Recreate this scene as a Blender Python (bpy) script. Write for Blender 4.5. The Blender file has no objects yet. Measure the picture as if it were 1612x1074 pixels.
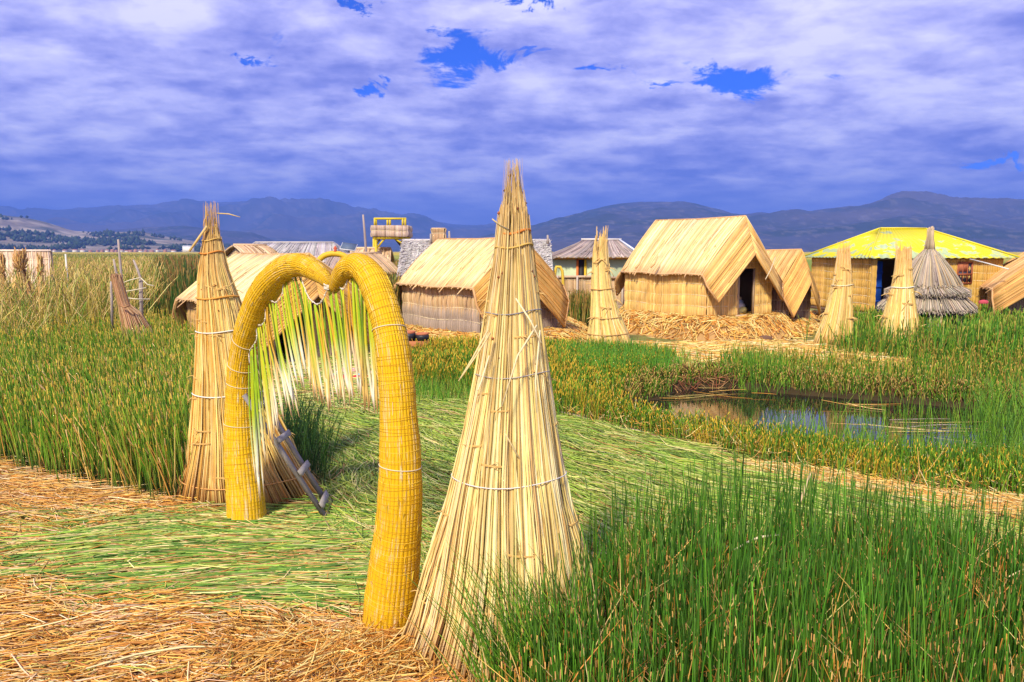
import bpy, math
import numpy as np
from mathutils import Vector
rng = np.random.default_rng(11)
sc = bpy.context.scene
COL = sc.collection

# ------------------------------------------------------------------ camera
FPX = 1254.0; CX, CY = 806.0, 537.0; HOR = 395.0; CAMH = 2.6
TH = math.atan((CY - HOR) / FPX)
cam_d = bpy.data.cameras.new('camera'); cam = bpy.data.objects.new('camera', cam_d); COL.objects.link(cam)
cam_d.sensor_width = 36.0; cam_d.lens = FPX / 1612.0 * 36.0
cam_d.clip_start = 0.05; cam_d.clip_end = 40000
cam.location = (0, 0, CAMH); cam.rotation_euler = (math.pi / 2 - TH, 0, 0)
sc.camera = cam

# ------------------------------------------------------------------ sky, sun, exposure
SUN_EL, SUN_AZ = 42.0, -158.0        # azimuth clockwise from +Y: the sun stands behind the camera on the left
w = bpy.data.worlds.new('World'); sc.world = w; w.use_nodes = True
nt = w.node_tree; nt.nodes.clear()
def nd(t, kind, **kw):
    n = t.nodes.new(kind)
    for k, v in kw.items(): setattr(n, k, v)
    return n
class NB:
    """small helper to write node maths"""
    def __init__(s, t): s.t = t
    def put(s, sock, v):
        if hasattr(v, 'is_output') or isinstance(v, bpy.types.NodeSocket): s.t.links.new(v, sock)
        elif v is not None: sock.default_value = v
    def m(s, op, a, b=None, c=None, clamp=False):
        n = nd(s.t, 'ShaderNodeMath', operation=op, use_clamp=clamp)
        s.put(n.inputs[0], a); s.put(n.inputs[1], b); s.put(n.inputs[2], c); return n.outputs[0]
    def vm(s, op, a, b=None, scale=None):
        n = nd(s.t, 'ShaderNodeVectorMath', operation=op)
        s.put(n.inputs[0], a); s.put(n.inputs[1], b)
        if scale is not None: s.put(n.inputs['Scale'], scale)
        return n.outputs[0]
    def xyz(s, x, y, z):
        n = nd(s.t, 'ShaderNodeCombineXYZ'); s.put(n.inputs[0], x); s.put(n.inputs[1], y); s.put(n.inputs[2], z); return n.outputs[0]
    def sep(s, v):
        n = nd(s.t, 'ShaderNodeSeparateXYZ'); s.put(n.inputs[0], v); return n.outputs
    def noise(s, vec, scale, detail=4, rough=.55, dist=0.0, out='Fac'):
        n = nd(s.t, 'ShaderNodeTexNoise'); s.put(n.inputs['Vector'], vec)
        n.inputs['Scale'].default_value = scale; n.inputs['Detail'].default_value = detail
        n.inputs['Roughness'].default_value = rough; n.inputs['Distortion'].default_value = dist
        return n.outputs[out]
    def ramp(s, f, stops, interp='LINEAR'):
        n = nd(s.t, 'ShaderNodeValToRGB'); s.put(n.inputs[0], f); cr = n.color_ramp; cr.interpolation = interp
        while len(cr.elements) < len(stops): cr.elements.new(.5)
        for e, (p, c) in zip(cr.elements, stops): e.position = p; e.color = (*c, 1) if len(c) == 3 else c
        return n.outputs[0]
    def mix(s, f, a, b, kind='MIX'):
        n = nd(s.t, 'ShaderNodeMix', data_type='RGBA', blend_type=kind)
        s.put(n.inputs[0], f)
        for i, v in ((6, a), (7, b)):
            if isinstance(v, tuple) and len(v) == 3: v = (*v, 1)
            s.put(n.inputs[i], v)
        return n.outputs[2]
    def sstep(s, v, a, b):
        n = nd(s.t, 'ShaderNodeMapRange', interpolation_type='SMOOTHSTEP')
        s.put(n.inputs[0], v); n.inputs[1].default_value = a; n.inputs[2].default_value = b
        n.inputs[3].default_value = 0; n.inputs[4].default_value = 1; return n.outputs[0]
b = NB(nt)
tc = nd(nt, 'ShaderNodeTexCoord').outputs['Generated']
x, y, z = b.sep(tc)
zc = b.m('MAXIMUM', z, 0.0)
sky = nd(nt, 'ShaderNodeTexSky', sky_type='NISHITA', sun_disc=False)
sky.sun_elevation = math.radians(SUN_EL); sky.sun_rotation = math.radians(SUN_AZ)
sky.altitude = 3800; sky.air_density = 1.0; sky.dust_density = .2; sky.ozone_density = 3
den = b.m('ADD', zc, 0.17)
px = b.m('DIVIDE', x, den); py = b.m('DIVIDE', y, den)
pv = b.xyz(px, py, 0.0)
n1 = b.noise(pv, 1.75, 10, .54, .12)
n2 = b.noise(b.vm('ADD', pv, (7.3, 2.1, 4.0)), .62, 5, .5, .2)
n3 = b.noise(b.vm('MULTIPLY', b.vm('ADD', pv, (1.7, 9.1, 2.0)), (1, 1.1, 1)), 4.6, 9, .58, .15)
cl = b.m('ADD', b.m('MULTIPLY', n1, .60), b.m('ADD', b.m('MULTIPLY', n2, .26), b.m('MULTIPLY', n3, .50)))
# brighter upwards, deeper towards the horizon
cl = b.m('ADD', cl, b.m('MULTIPLY', b.sstep(z, .02, .26), .0)); cl = b.m('ADD', cl, .036)
cloud = b.ramp(cl, [(.56, (.14, .155, .49)), (.635, (.24, .245, .59)), (.70, (.38, .37, .70)), (.76, (.53, .51, .80)), (.84, (.72, .69, .88))])
# openings in the cloud cover, each at its own direction in the sky
yy = b.m('MAXIMUM', y, 0.05)
ax = b.m('DIVIDE', x, yy); az = b.m('DIVIDE', z, yy)
warp = b.noise(b.xyz(b.m('MULTIPLY', ax, 1.0), 0.0, b.m('MULTIPLY', az, 2.0)), 11, 9, .68, .5, 'Color')
wx, wy, wz = b.sep(b.vm('SUBTRACT', warp, (.5, .5, .5)))
ax2 = b.m('ADD', ax, b.m('MULTIPLY', wx, .24)); az2 = b.m('ADD', az, b.m('MULTIPLY', wy, .10))
gap = None
for (u, v, ru, rv, s) in [(738, 82, 66, 36, 1.25), (825, 70, 40, 10, .85), (590, 131, 32, 14, 1.25), (402, 90, 38, 12, 1.25), (575, 12, 32, 12, 1.15),
                          (828, 8, 34, 14, 1.15), (1142, 130, 85, 27, 1.2), (925, 112, 58, 10, 1.12), (1040, 128, 50, 7, 1.0), (1570, 256, 70, 9, 1.1), (1300, 120, 60, 9, .5), (430, 60, 50, 8, .5)]:
    up = -(v - CY) / FPX
    dx, dy, dz = (u - CX) / FPX, math.cos(TH) + up * math.sin(TH), -math.sin(TH) + up * math.cos(TH)
    gx, gz = dx / dy, dz / dy
    e = b.m('ADD', b.m('POWER', b.m('DIVIDE', b.m('SUBTRACT', ax2, gx), ru / FPX), 2.0), b.m('POWER', b.m('DIVIDE', b.m('SUBTRACT', az2, gz), rv / FPX), 2.0))
    g = b.m('MULTIPLY', b.m('EXPONENT', b.m('MULTIPLY', e, -1.0)), s)
    gap = g if gap is None else b.m('MAXIMUM', gap, g)
gap = b.m('MULTIPLY', gap, b.m('GREATER_THAN', y, 0.05))
gap = b.m('ADD', gap, b.m('MULTIPLY', b.m('SUBTRACT', b.noise(pv, 5.0, 9, .68), .5), 1.7))
gm = b.sstep(gap, .42, .95)
skyc = b.mix(1.0, sky.outputs[0], (.012, .36, 1.35), 'MULTIPLY')
# a thin pale band low over the far hills
band = b.m('MULTIPLY', b.m('MULTIPLY', b.sstep(z, .085, .045), b.sstep(z, .0, .03)), b.sstep(b.noise(b.xyz(b.m('MULTIPLY', ax, 1.6), 0.0, b.m('MULTIPLY', az, 9)), 3.2, 5, .55), .5, .72))
cloud = b.mix(b.m('MULTIPLY', b.sstep(z, .09, .01), .6), cloud, (.30, .33, .70))
cloud = b.mix(b.m('MULTIPLY', band, .75), cloud, (.58, .60, .86))
cloud10 = b.vm('SCALE', cloud, scale=10.0)
out = b.mix(gm, cloud10, skyc)
bg = nd(nt, 'ShaderNodeBackground'); nt.links.new(out, bg.inputs[0]); bg.inputs[1].default_value = .12
nt.links.new(bg.outputs[0], nd(nt, 'ShaderNodeOutputWorld').inputs[0])

sl = bpy.data.lights.new('sun', 'SUN'); so = bpy.data.objects.new('sun', sl); COL.objects.link(so)
sl.energy = 4.5; sl.angle = math.radians(7); sl.color = (1.0, .90, .70)
el, azr = math.radians(SUN_EL), math.radians(SUN_AZ)
sdir = Vector((math.sin(azr) * math.cos(el), math.cos(azr) * math.cos(el), math.sin(el)))
so.rotation_euler = sdir.to_track_quat('Z', 'Y').to_euler(); so.location = (-20, -30, 60)
sc.view_settings.view_transform = 'Standard'; sc.view_settings.look = 'None'
sc.view_settings.exposure = 0.42; sc.view_settings.gamma = 1.0; sc.view_settings.use_curve_mapping = False
sc.cycles.max_bounces = 5; sc.cycles.diffuse_bounces = 3; sc.cycles.volume_bounces = 0; sc.cycles.glossy_bounces = 3
sc.cycles.use_denoising = True

# ------------------------------------------------------------------ projection helpers: a pixel of the photograph -> a point of the place
A = lambda *a: np.array(a, dtype=float)
def ray(u, v):
    up = -(v - CY) / FPX
    return A((u - CX) / FPX, math.cos(TH) + up * math.sin(TH), -math.sin(TH) + up * math.cos(TH))
def G(u, v, z=0.0):
    d = ray(u, v); t = (z - CAMH) / d[2]; return A(d[0] * t, d[1] * t, z)
def D(u, v, Y):
    d = ray(u, v); t = Y / d[1]; return A(d[0] * t, Y, CAMH + d[2] * t)
def inplane(u, v, P, Q):            # where the ray meets the upright plane through P and Q
    d = ray(u, v); n = A(Q[1] - P[1], -(Q[0] - P[0]), 0)
    t = (n @ (P - A(0, 0, CAMH))) / (n @ d); return A(0, 0, CAMH) + d * t
def poly(pts, z=0.0): return np.array([G(u, v, z)[:2] for u, v in pts])

# ------------------------------------------------------------------ noise + ground height
_perm = np.random.default_rng(3).random((256, 256))
def vnoise(x, y):
    xi = np.floor(x).astype(int); yi = np.floor(y).astype(int); fx = x - xi; fy = y - yi
    fx = fx * fx * (3 - 2 * fx); fy = fy * fy * (3 - 2 * fy)
    g = lambda i, j: _perm[i % 256, j % 256]
    return (g(xi, yi) * (1 - fx) + g(xi + 1, yi) * fx) * (1 - fy) + (g(xi, yi + 1) * (1 - fx) + g(xi + 1, yi + 1) * fx) * fy
def fbm(x, y, o=4):
    s = 0; a = .5; x = np.asarray(x, float); y = np.asarray(y, float)
    for k in range(o): s = s + a * vnoise(x * 2 ** k + 17.3 * k, y * 2 ** k + 5.1 * k); a *= .5
    return s / (1 - .5 ** o)
def inpoly(x, y, P):
    x = np.asarray(x, float); y = np.asarray(y, float); r = np.zeros(x.shape, bool); j = len(P) - 1
    for i in range(len(P)):
        xi, yi = P[i]; xj, yj = P[j]
        with np.errstate(divide='ignore', invalid='ignore'):
            c = ((yi > y) != (yj > y)) & (x < (xj - xi) * (y - yi) / (yj - yi + 1e-12) + xi)
        r ^= c; j = i
    return r
def pdist(x, y, P):                 # distance to a polygon's outline
    x = np.asarray(x, float); y = np.asarray(y, float); d = np.full(x.shape, 1e9)
    for i in range(len(P)):
        a = P[i - 1]; c = P[i]; e = c - a; L = e @ e + 1e-9
        t = np.clip(((x - a[0]) * e[0] + (y - a[1]) * e[1]) / L, 0, 1)
        d = np.minimum(d, np.hypot(x - a[0] - t * e[0], y - a[1] - t * e[1]))
    return d
POND = poly([(985, 628), (1040, 622), (1068, 606), (1140, 604), (1250, 615), (1400, 626), (1520, 636), (1640, 650), (1760, 670),
             (1760, 775), (1600, 742), (1480, 734), (1380, 722), (1250, 700), (1150, 688), (1060, 670), (1000, 652)])
def gh(x, y):
    x = np.asarray(x, float); y = np.asarray(y, float)
    near = np.clip((60 - y) / 30, 0, 1)
    h = (fbm(x * .9, y * .9) - .5) * .13 * near + (fbm(x * 4, y * 4, 2) - .5) * .03 * near
    hx, hy = G(560, 1060)[:2]
    h = h + .05 * np.exp(-(((x - hx) / .6) ** 2 + ((y - hy) / .3) ** 2))
    ins = inpoly(x, y, POND); d = pdist(x, y, POND)
    return np.where(ins, h * 0 - np.clip(d * 1.2, 0, .45) - .0, h + .04 * np.clip(d / .5, 0, 1))

# ------------------------------------------------------------------ mesh builder
ORI = {}
def tag(o, label=None, cat=None, group=None, kind=None):
    if label: o['label'] = label
    if cat: o['category'] = cat
    if group: o['group'] = group
    if kind: o['kind'] = kind
    return o
def thing(name, loc, label, cat, group=None):
    o = bpy.data.objects.new(name, None); COL.objects.link(o); o.location = tuple(loc); o.empty_display_size = .2
    ORI[o.name] = np.array(loc, float); return tag(o, label, cat, group)
class MB:
    def __init__(s): s.v = []; s.f = []; s.c = []; s.uv = []; s.n = 0
    def add(s, v, f, c, uv=None):
        v = np.asarray(v, float).reshape(-1, 3); f = np.asarray(f, int)
        c = np.broadcast_to(np.asarray(c, float), v.shape)
        s.v.append(v); s.f.append(f + s.n); s.c.append(c); s.n += len(v)
        s.uv.append(np.zeros((len(v), 3)) if uv is None else np.asarray(uv, float)); return s
    def build(s, name, mat, parent=None, loc=None, smooth=True):
        v = np.concatenate(s.v); c = np.concatenate(s.c); uv = np.concatenate(s.uv)
        o0 = ORI[parent.name] if parent is not None else (np.array(loc, float) if loc is not None else A(0, 0, 0))
        me = bpy.data.meshes.new(name); me.vertices.add(len(v)); me.vertices.foreach_set('co', (v - o0).astype(np.float32).ravel())
        loops = []; starts = []; k = 0
        for f in s.f:
            if not len(f): continue
            loops.append(f.ravel()); starts.append(k + np.arange(len(f)) * f.shape[1]); k += f.size
        loops = np.concatenate(loops); starts = np.concatenate(starts)
        me.loops.add(len(loops)); me.loops.foreach_set('vertex_index', loops.astype(np.int32))
        me.polygons.add(len(starts)); me.polygons.foreach_set('loop_start', starts.astype(np.int32))
        at = me.attributes.new('Col', 'FLOAT_COLOR', 'POINT')
        at.data.foreach_set('color', np.concatenate([np.clip(c, 0, 1), np.ones((len(c), 1))], 1).astype(np.float32).ravel())
        if np.abs(uv).max() > 0:
            a2 = me.attributes.new('Along', 'FLOAT_VECTOR', 'POINT'); a2.data.foreach_set('vector', uv.astype(np.float32).ravel())
        me.update(calc_edges=True); me.validate()
        if smooth: me.polygons.foreach_set('use_smooth', np.ones(len(me.polygons), bool))
        me.materials.append(mat)
        o = bpy.data.objects.new(name, me); COL.objects.link(o)
        if parent is not None: o.parent = parent
        else: o.location = tuple(o0)
        ORI[o.name] = o0; return o
    # many near-straight tubes at once: P (N,K,3), R (N,K) or scalar, C (N,K,3)
    def tubes(s, P, R, C, sides=3):
        P = np.asarray(P, float); N, K, _ = P.shape
        R = np.broadcast_to(np.asarray(R, float) if np.ndim(R) != 1 else np.asarray(R)[:, None], (N, K)); C = np.broadcast_to(np.asarray(C, float), (N, K, 3))
        T = P[:, -1] - P[:, 0]; T = T / (np.linalg.norm(T, axis=1, keepdims=True) + 1e-9)
        ref = np.where(np.abs(T[:, 2:3]) > .8, A(1, 0, 0)[None], A(0, 0, 1)[None])
        n1 = np.cross(T, ref); n1 /= np.linalg.norm(n1, axis=1, keepdims=True); n2 = np.cross(T, n1)
        ph = rng.random(N)[:, None] * 6.28 + np.arange(sides)[None] * 2 * math.pi / sides
        off = np.cos(ph)[:, :, None] * n1[:, None] + np.sin(ph)[:, :, None] * n2[:, None]
        V = P[:, :, None] + R[:, :, None, None] * off[:, None]
        base = (np.arange(N) * K * sides)[:, None, None]; kk = np.arange(K - 1)[None, :, None] * sides; ss = np.arange(sides)[None, None]
        a = base + kk + ss; c = base + kk + (ss + 1) % sides
        F = np.stack([a, c, c + sides, a + sides], -1).reshape(-1, 4)
        s.add(V.reshape(-1, 3), F, np.repeat(C.reshape(N * K, 3), sides, 0))
        if sides == 4:
            bb = (np.arange(N) * K * sides)[:, None]; q = np.arange(4)[None]
            s.f.append(np.concatenate([(bb + q)[:, ::-1], bb + (K - 1) * 4 + q]) + s.n - N * K * sides)
        return s
    # one curved tube with closed ends
    def pipe(s, P, R, C, sides=10, uvs=False, seed=0):
        P = np.asarray(P, float); K = len(P); R = np.broadcast_to(np.asarray(R, float), (K,))
        T = np.gradient(P, axis=0); T /= np.linalg.norm(T, axis=1, keepdims=True) + 1e-9
        n = np.cross(T[0], A(0, 1, .013)); 
        if np.linalg.norm(n) < .1: n = np.cross(T[0], A(1, 0, 0))
        n /= np.linalg.norm(n); V = []; U = []; L = 0; per = 2 * math.pi
        for k in range(K):
            if k: L += np.linalg.norm(P[k] - P[k - 1])
            n = n - T[k] * (n @ T[k]); n /= np.linalg.norm(n); m = np.cross(T[k], n)
            a = np.arange(sides) * per / sides
            V.append(P[k] + R[k] * (np.cos(a)[:, None] * n + np.sin(a)[:, None] * m))
            U.append(np.stack([np.cos(a), np.sin(a), np.full(sides, L)], 1))
        V = np.concatenate(V); U = np.concatenate(U)
        kk = np.arange(K - 1)[:, None] * sides; ss = np.arange(sides)[None]
        a = kk + ss; c = kk + (ss + 1) % sides
        F = np.stack([a, c, c + sides, a + sides], -1).reshape(-1, 4)
        C = np.asarray(C, float); C = np.repeat(C, sides, 0) if C.ndim == 2 else C
        n0 = s.n; s.add(V, F, C, U if uvs else None)
        s.f.append(np.array([np.arange(sides)[::-1]]) + n0); s.f.append(np.array([np.arange(sides)]) + n0 + (K - 1) * sides)
        return s
    def box(s, c, h, C, ax=None):
        ax = np.eye(3) if ax is None else np.asarray(ax, float)
        sg = np.array([[i, j, k] for i in (-1, 1) for j in (-1, 1) for k in (-1, 1)], float)
        V = np.asarray(c, float) + (sg * np.asarray(h, float)) @ ax
        F = [[0, 1, 3, 2], [4, 6, 7, 5], [0, 4, 5, 1], [2, 3, 7, 6], [0, 2, 6, 4], [1, 5, 7, 3]]
        if np.linalg.det(ax) < 0: F = [f[::-1] for f in F]
        return s.add(V, F, C)
    def beam(s, p, q, w, h, C, up=(0, 0, 1)):
        p = np.asarray(p, float); q = np.asarray(q, float); t = q - p; L = np.linalg.norm(t); t /= L
        a = np.cross(t, up); a /= np.linalg.norm(a) + 1e-9; u = np.cross(a, t)
        return s.box((p + q) / 2, (L / 2, w / 2, h / 2), C, [t, a, u])
    # a thick sheet over a grid of points Pg (I,J,3); thickness th goes down along the normal side given by sgn
    def slab(s, Pg, th, C):
        Pg = np.asarray(Pg, float); I, J, _ = Pg.shape
        du = np.gradient(Pg, axis=0); dv = np.gradient(Pg, axis=1); n = np.cross(du, dv); n /= np.linalg.norm(n, axis=2, keepdims=True) + 1e-9
        Q = Pg - n * th; V = np.concatenate([Pg.reshape(-1, 3), Q.reshape(-1, 3)]); M = I * J
        ix = np.arange(M).reshape(I, J)
        a, b2, c, d = ix[:-1, :-1].ravel(), ix[1:, :-1].ravel(), ix[1:, 1:].ravel(), ix[:-1, 1:].ravel()
        F = [np.stack([a, b2, c, d], 1), np.stack([d, c, b2, a], 1) + M]
        ring = np.concatenate([ix[0, :], ix[1:, -1], ix[-1, -2::-1], ix[-2:0:-1, 0]])
        r2 = np.roll(ring, -1); F.append(np.stack([ring, r2, r2 + M, ring + M], 1))
        C = np.asarray(C, float)
        if C.ndim == 3: C = np.concatenate([C.reshape(-1, 3)] * 2)
        return s.add(V, np.concatenate(F), C)
    def lathe(s, c, prof, C, sides=20):
        c = np.asarray(c, float); a = np.arange(sides) * 2 * math.pi / sides
        V = np.concatenate([c + np.stack([r * np.cos(a), r * np.sin(a), np.full(sides, zz)], 1) for r, zz in prof]); K = len(prof)
        kk = np.arange(K - 1)[:, None] * sides; ss = np.arange(sides)[None]; i = kk + ss; j = kk + (ss + 1) % sides
        return s.add(V, np.stack([i, j, j + sides, i + sides], -1).reshape(-1, 4), C)
    def tris(s, V, F, C): return s.add(V, F, C)
def lerp(a, b_, t): return a + (b_ - a) * t
def pal(n, cols, jit=.12, w_=None):
    cols = np.array(cols); i = rng.choice(len(cols), n, p=None if w_ is None else np.array(w_) / sum(w_))
    return np.clip(cols[i] * (1 + rng.normal(0, jit, (n, 1))) * (1 + rng.normal(0, jit * .25, (n, 3))), 0, 1)

# ------------------------------------------------------------------ materials
def attr_mat(name, rough=.75, var=.25, scale=6.0, spec=.25, bump=0.0, bscale=60.0, stretch=(1, 1, 1)):
    m = bpy.data.materials.new(name); m.use_nodes = True; t = m.node_tree; t.nodes.clear(); q = NB(t)
    at = nd(t, 'ShaderNodeAttribute', attribute_name='Col').outputs['Color']
    ob = q.vm('MULTIPLY', nd(t, 'ShaderNodeTexCoord').outputs['Object'], stretch)
    n = q.noise(ob, scale, 5, .6)
    f = q.m('MULTIPLY_ADD', n, 2 * var, 1 - var)
    col = q.vm('SCALE', at, scale=f)
    p = nd(t, 'ShaderNodeBsdfPrincipled'); t.links.new(col, p.inputs['Base Color'])
    p.inputs['Roughness'].default_value = rough; p.inputs['Specular IOR Level'].default_value = spec
    if bump:
        bn = nd(t, 'ShaderNodeBump'); bn.inputs['Strength'].default_value = bump; bn.inputs['Distance'].default_value = .01
        t.links.new(q.noise(ob, bscale, 4, .6), bn.inputs['Height']); t.links.new(bn.outputs[0], p.inputs['Normal'])
    t.links.new(p.outputs[0], nd(t, 'ShaderNodeOutputMaterial').inputs[0]); return m
M_STRAW = attr_mat('straw', .72, .22, 14, .3)
M_THATCH = attr_mat('thatch_straw', .85, .3, 3.0, .15)
M_REED = attr_mat('green_reed', .5, .2, 5, .35)
M_WOOD = attr_mat('weathered_wood', .8, .3, 4, .2, .6, 30, (1, 1, 1))
M_PAINT = attr_mat('painted_surface', .55, .15, 5, .3, .2, 40)
M_CLAY = attr_mat('fired_clay', .75, .25, 20, .3, .3, 60)
M_SOOT = attr_mat('sooty_pot', .5, .2, 20, .4)
M_CORD = attr_mat('cord', .7, .15, 40, .3)
M_CLOTH = attr_mat('cloth', .9, .2, 20, .1)
M_GROUND = attr_mat('ground_litter', .95, .45, 3.0, .1, .8, 25)
M_HILL = attr_mat('hill_ground', .95, .35, .012, .05)
M_LEAF = attr_mat('tree_leaves', .8, .3, .2, .1)
# palettes (linear albedo)
CREAM = [(.82, .63, .23), (.74, .53, .16), (.86, .72, .34), (.66, .43, .11), (.78, .60, .18)]
GOLD = [(.74, .46, .13), (.66, .37, .09), (.80, .54, .20), (.70, .42, .12)]
ORANGE = [(.76, .39, .07), (.64, .29, .045), (.84, .48, .11), (.52, .22, .035), (.88, .60, .20)]
GREY = [(.42, .34, .27), (.34, .28, .24), (.5, .42, .33), (.38, .30, .22)]
GREEN = [(.15, .33, .02), (.10, .26, .016), (.24, .42, .03), (.065, .17, .012)]
LAID = [(.28, .41, .045), (.42, .50, .07), (.15, .25, .03), (.60, .60, .18), (.32, .44, .06), (.70, .56, .22), (.46, .26, .07)]
RUST = (.42, .15, .03)

# ------------------------------------------------------------------ haze
def volume_box(name, c, h, dens, col, label, aniso=0.0):
    m = bpy.data.materials.new(name + '_air'); m.use_nodes = True; t = m.node_tree; t.nodes.clear()
    v = nd(t, 'ShaderNodeVolumePrincipled'); v.inputs['Color'].default_value = (*col, 1); v.inputs['Density'].default_value = dens
    v.inputs['Anisotropy'].default_value = aniso
    t.links.new(v.outputs[0], nd(t, 'ShaderNodeOutputMaterial').inputs['Volume'])
    o = MB().box(c, h, (1, 1, 1)).build(name, m, smooth=False); tag(o, label, 'haze', kind='stuff'); return o
HAZE = True
if HAZE: volume_box('haze', (0, 6500, 370), (9000, 7500, 373), .00019, (.17, .34, 1.0), 'blue haze in the air before the far hills')

# ================================================================== SETTING
# ground: one uneven sheet out to the horizon
def axis(lo, hi, step, far, g):
    a = list(np.arange(lo, hi, step)); s = step; v = a[-1]
    while v < far: s *= g; v += s; a.append(v)
    s = step; v = lo; pre = []
    while v > -far: s *= g; v -= s; pre.append(v)
    return np.array(pre[::-1] + a)
gx = axis(-9, 12, .14, 9000, 1.12); gy = axis(1, 26, .14, 14000, 1.10); gy = gy[gy > -400]
X, Y = np.meshgrid(gx, gy, indexing='ij')
Z = gh(X, Y)
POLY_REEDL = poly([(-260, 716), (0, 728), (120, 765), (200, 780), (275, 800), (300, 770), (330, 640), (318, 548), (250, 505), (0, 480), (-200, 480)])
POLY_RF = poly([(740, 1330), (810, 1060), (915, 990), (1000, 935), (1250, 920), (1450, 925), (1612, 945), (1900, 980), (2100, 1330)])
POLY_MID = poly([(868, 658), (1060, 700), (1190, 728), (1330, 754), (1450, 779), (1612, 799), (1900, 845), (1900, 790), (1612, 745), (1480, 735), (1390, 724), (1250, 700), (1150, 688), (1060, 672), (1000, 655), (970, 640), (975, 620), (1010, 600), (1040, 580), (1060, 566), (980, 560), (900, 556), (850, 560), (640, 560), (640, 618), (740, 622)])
POLY_BACK = poly([(1066, 592), (1140, 590), (1160, 570), (1230, 572), (1300, 580), (1440, 590), (1440, 575), (1320, 560), (1305, 540), (1330, 520), (1612, 515), (1900, 520), (1900, 690), (1640, 642), (1520, 632), (1400, 622), (1250, 611), (1140, 600)])
POLY_GREEN = poly([(500, 830), (520, 760), (500, 690), (470, 640), (640, 618), (740, 622), (880, 660), (1060, 702), (1200, 738), (1450, 795), (1612, 830), (1900, 900), (1900, 1040), (1200, 1060), (930, 1050), (650, 960), (560, 935), (600, 860)])
POLY_GL = poly([(30, 880), (100, 850), (200, 832), (400, 822), (480, 815), (640, 830), (660, 960), (560, 952), (430, 972), (330, 950), (200, 935), (90, 905)])
POLY_STRAW = poly([(-300, 712), (0, 726), (120, 763), (280, 803), (420, 815), (640, 830), (720, 900), (860, 1000), (820, 1400), (-900, 1400)])
dz = fbm(X * .5, Y * .5)
c = np.empty(X.shape + (3,)); c[:] = (.22, .20, .05)
t = np.clip((Y - 30) / 60, 0, 1)[..., None]; c = lerp(c, np.array((.20, .26, .03)), t)
t = np.clip((Y - 60) / 120, 0, 1)[..., None] * np.clip((fbm(X * .02, Y * .01) - .35) * 4, 0, 1)[..., None]; c = lerp(c, np.array((.42, .36, .05)), t)
t = np.clip((Y - 350) / 200, 0, 1)[..., None]; c = lerp(c, np.array((.52, .40, .03)), t)
t = np.clip((Y - 1500) / 500, 0, 1)[..., None]; c = lerp(c, np.array((.18, .15, .07)), t)
for P, cc in ((POLY_STRAW, (.30, .17, .06)), (POLY_GREEN, (.13, .15, .035)), (POLY_GL, (.12, .11, .03)), (POLY_REEDL, (.035, .05, .012)), (POLY_RF, (.02, .03, .008)), (POLY_MID, (.06, .07, .015)), (POLY_BACK, (.08, .07, .02)), (POND, (.02, .015, .01))):  # wet soil and litter tones, darkened in colour for shaded gaps between stems
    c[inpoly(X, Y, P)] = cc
c[pdist(X, Y, POND) < .45] = (.05, .035, .015)
I, J = X.shape; ix = np.arange(I * J).reshape(I, J)
F = np.stack([ix[:-1, :-1], ix[1:, :-1], ix[1:, 1:], ix[:-1, 1:]], -1).reshape(-1, 4)
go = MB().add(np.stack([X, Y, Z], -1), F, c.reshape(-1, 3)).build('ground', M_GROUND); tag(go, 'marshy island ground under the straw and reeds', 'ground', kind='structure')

# pond water
m = bpy.data.materials.new('pond_water'); m.use_nodes = True; t = m.node_tree; p = t.nodes['Principled BSDF']
p.inputs['Base Color'].default_value = (.012, .012, .008, 1); p.inputs['Roughness'].default_value = .03; p.inputs['IOR'].default_value = 1.33; p.inputs['Specular IOR Level'].default_value = .5
q = NB(t); bn = nd(t, 'ShaderNodeBump'); bn.inputs['Strength'].default_value = .06; bn.inputs['Distance'].default_value = .02
t.links.new(q.noise(nd(t, 'ShaderNodeTexCoord').outputs['Object'], 3.5, 3, .5), bn.inputs['Height']); t.links.new(bn.outputs[0], p.inputs['Normal'])
cen = POND.mean(0); V = np.concatenate([[[*cen, -.07]], np.c_[cen + (POND - cen) * 1.05, np.full(len(POND), -.07)]])
n = len(POND); F = np.array([[0, 1 + i, 1 + (i + 1) % n] for i in range(n)])
tag(MB().add(V, F, (0, 0, 0)).build('water', m, smooth=False), 'dark still pond reflecting the huts', 'water', kind='structure')

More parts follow.
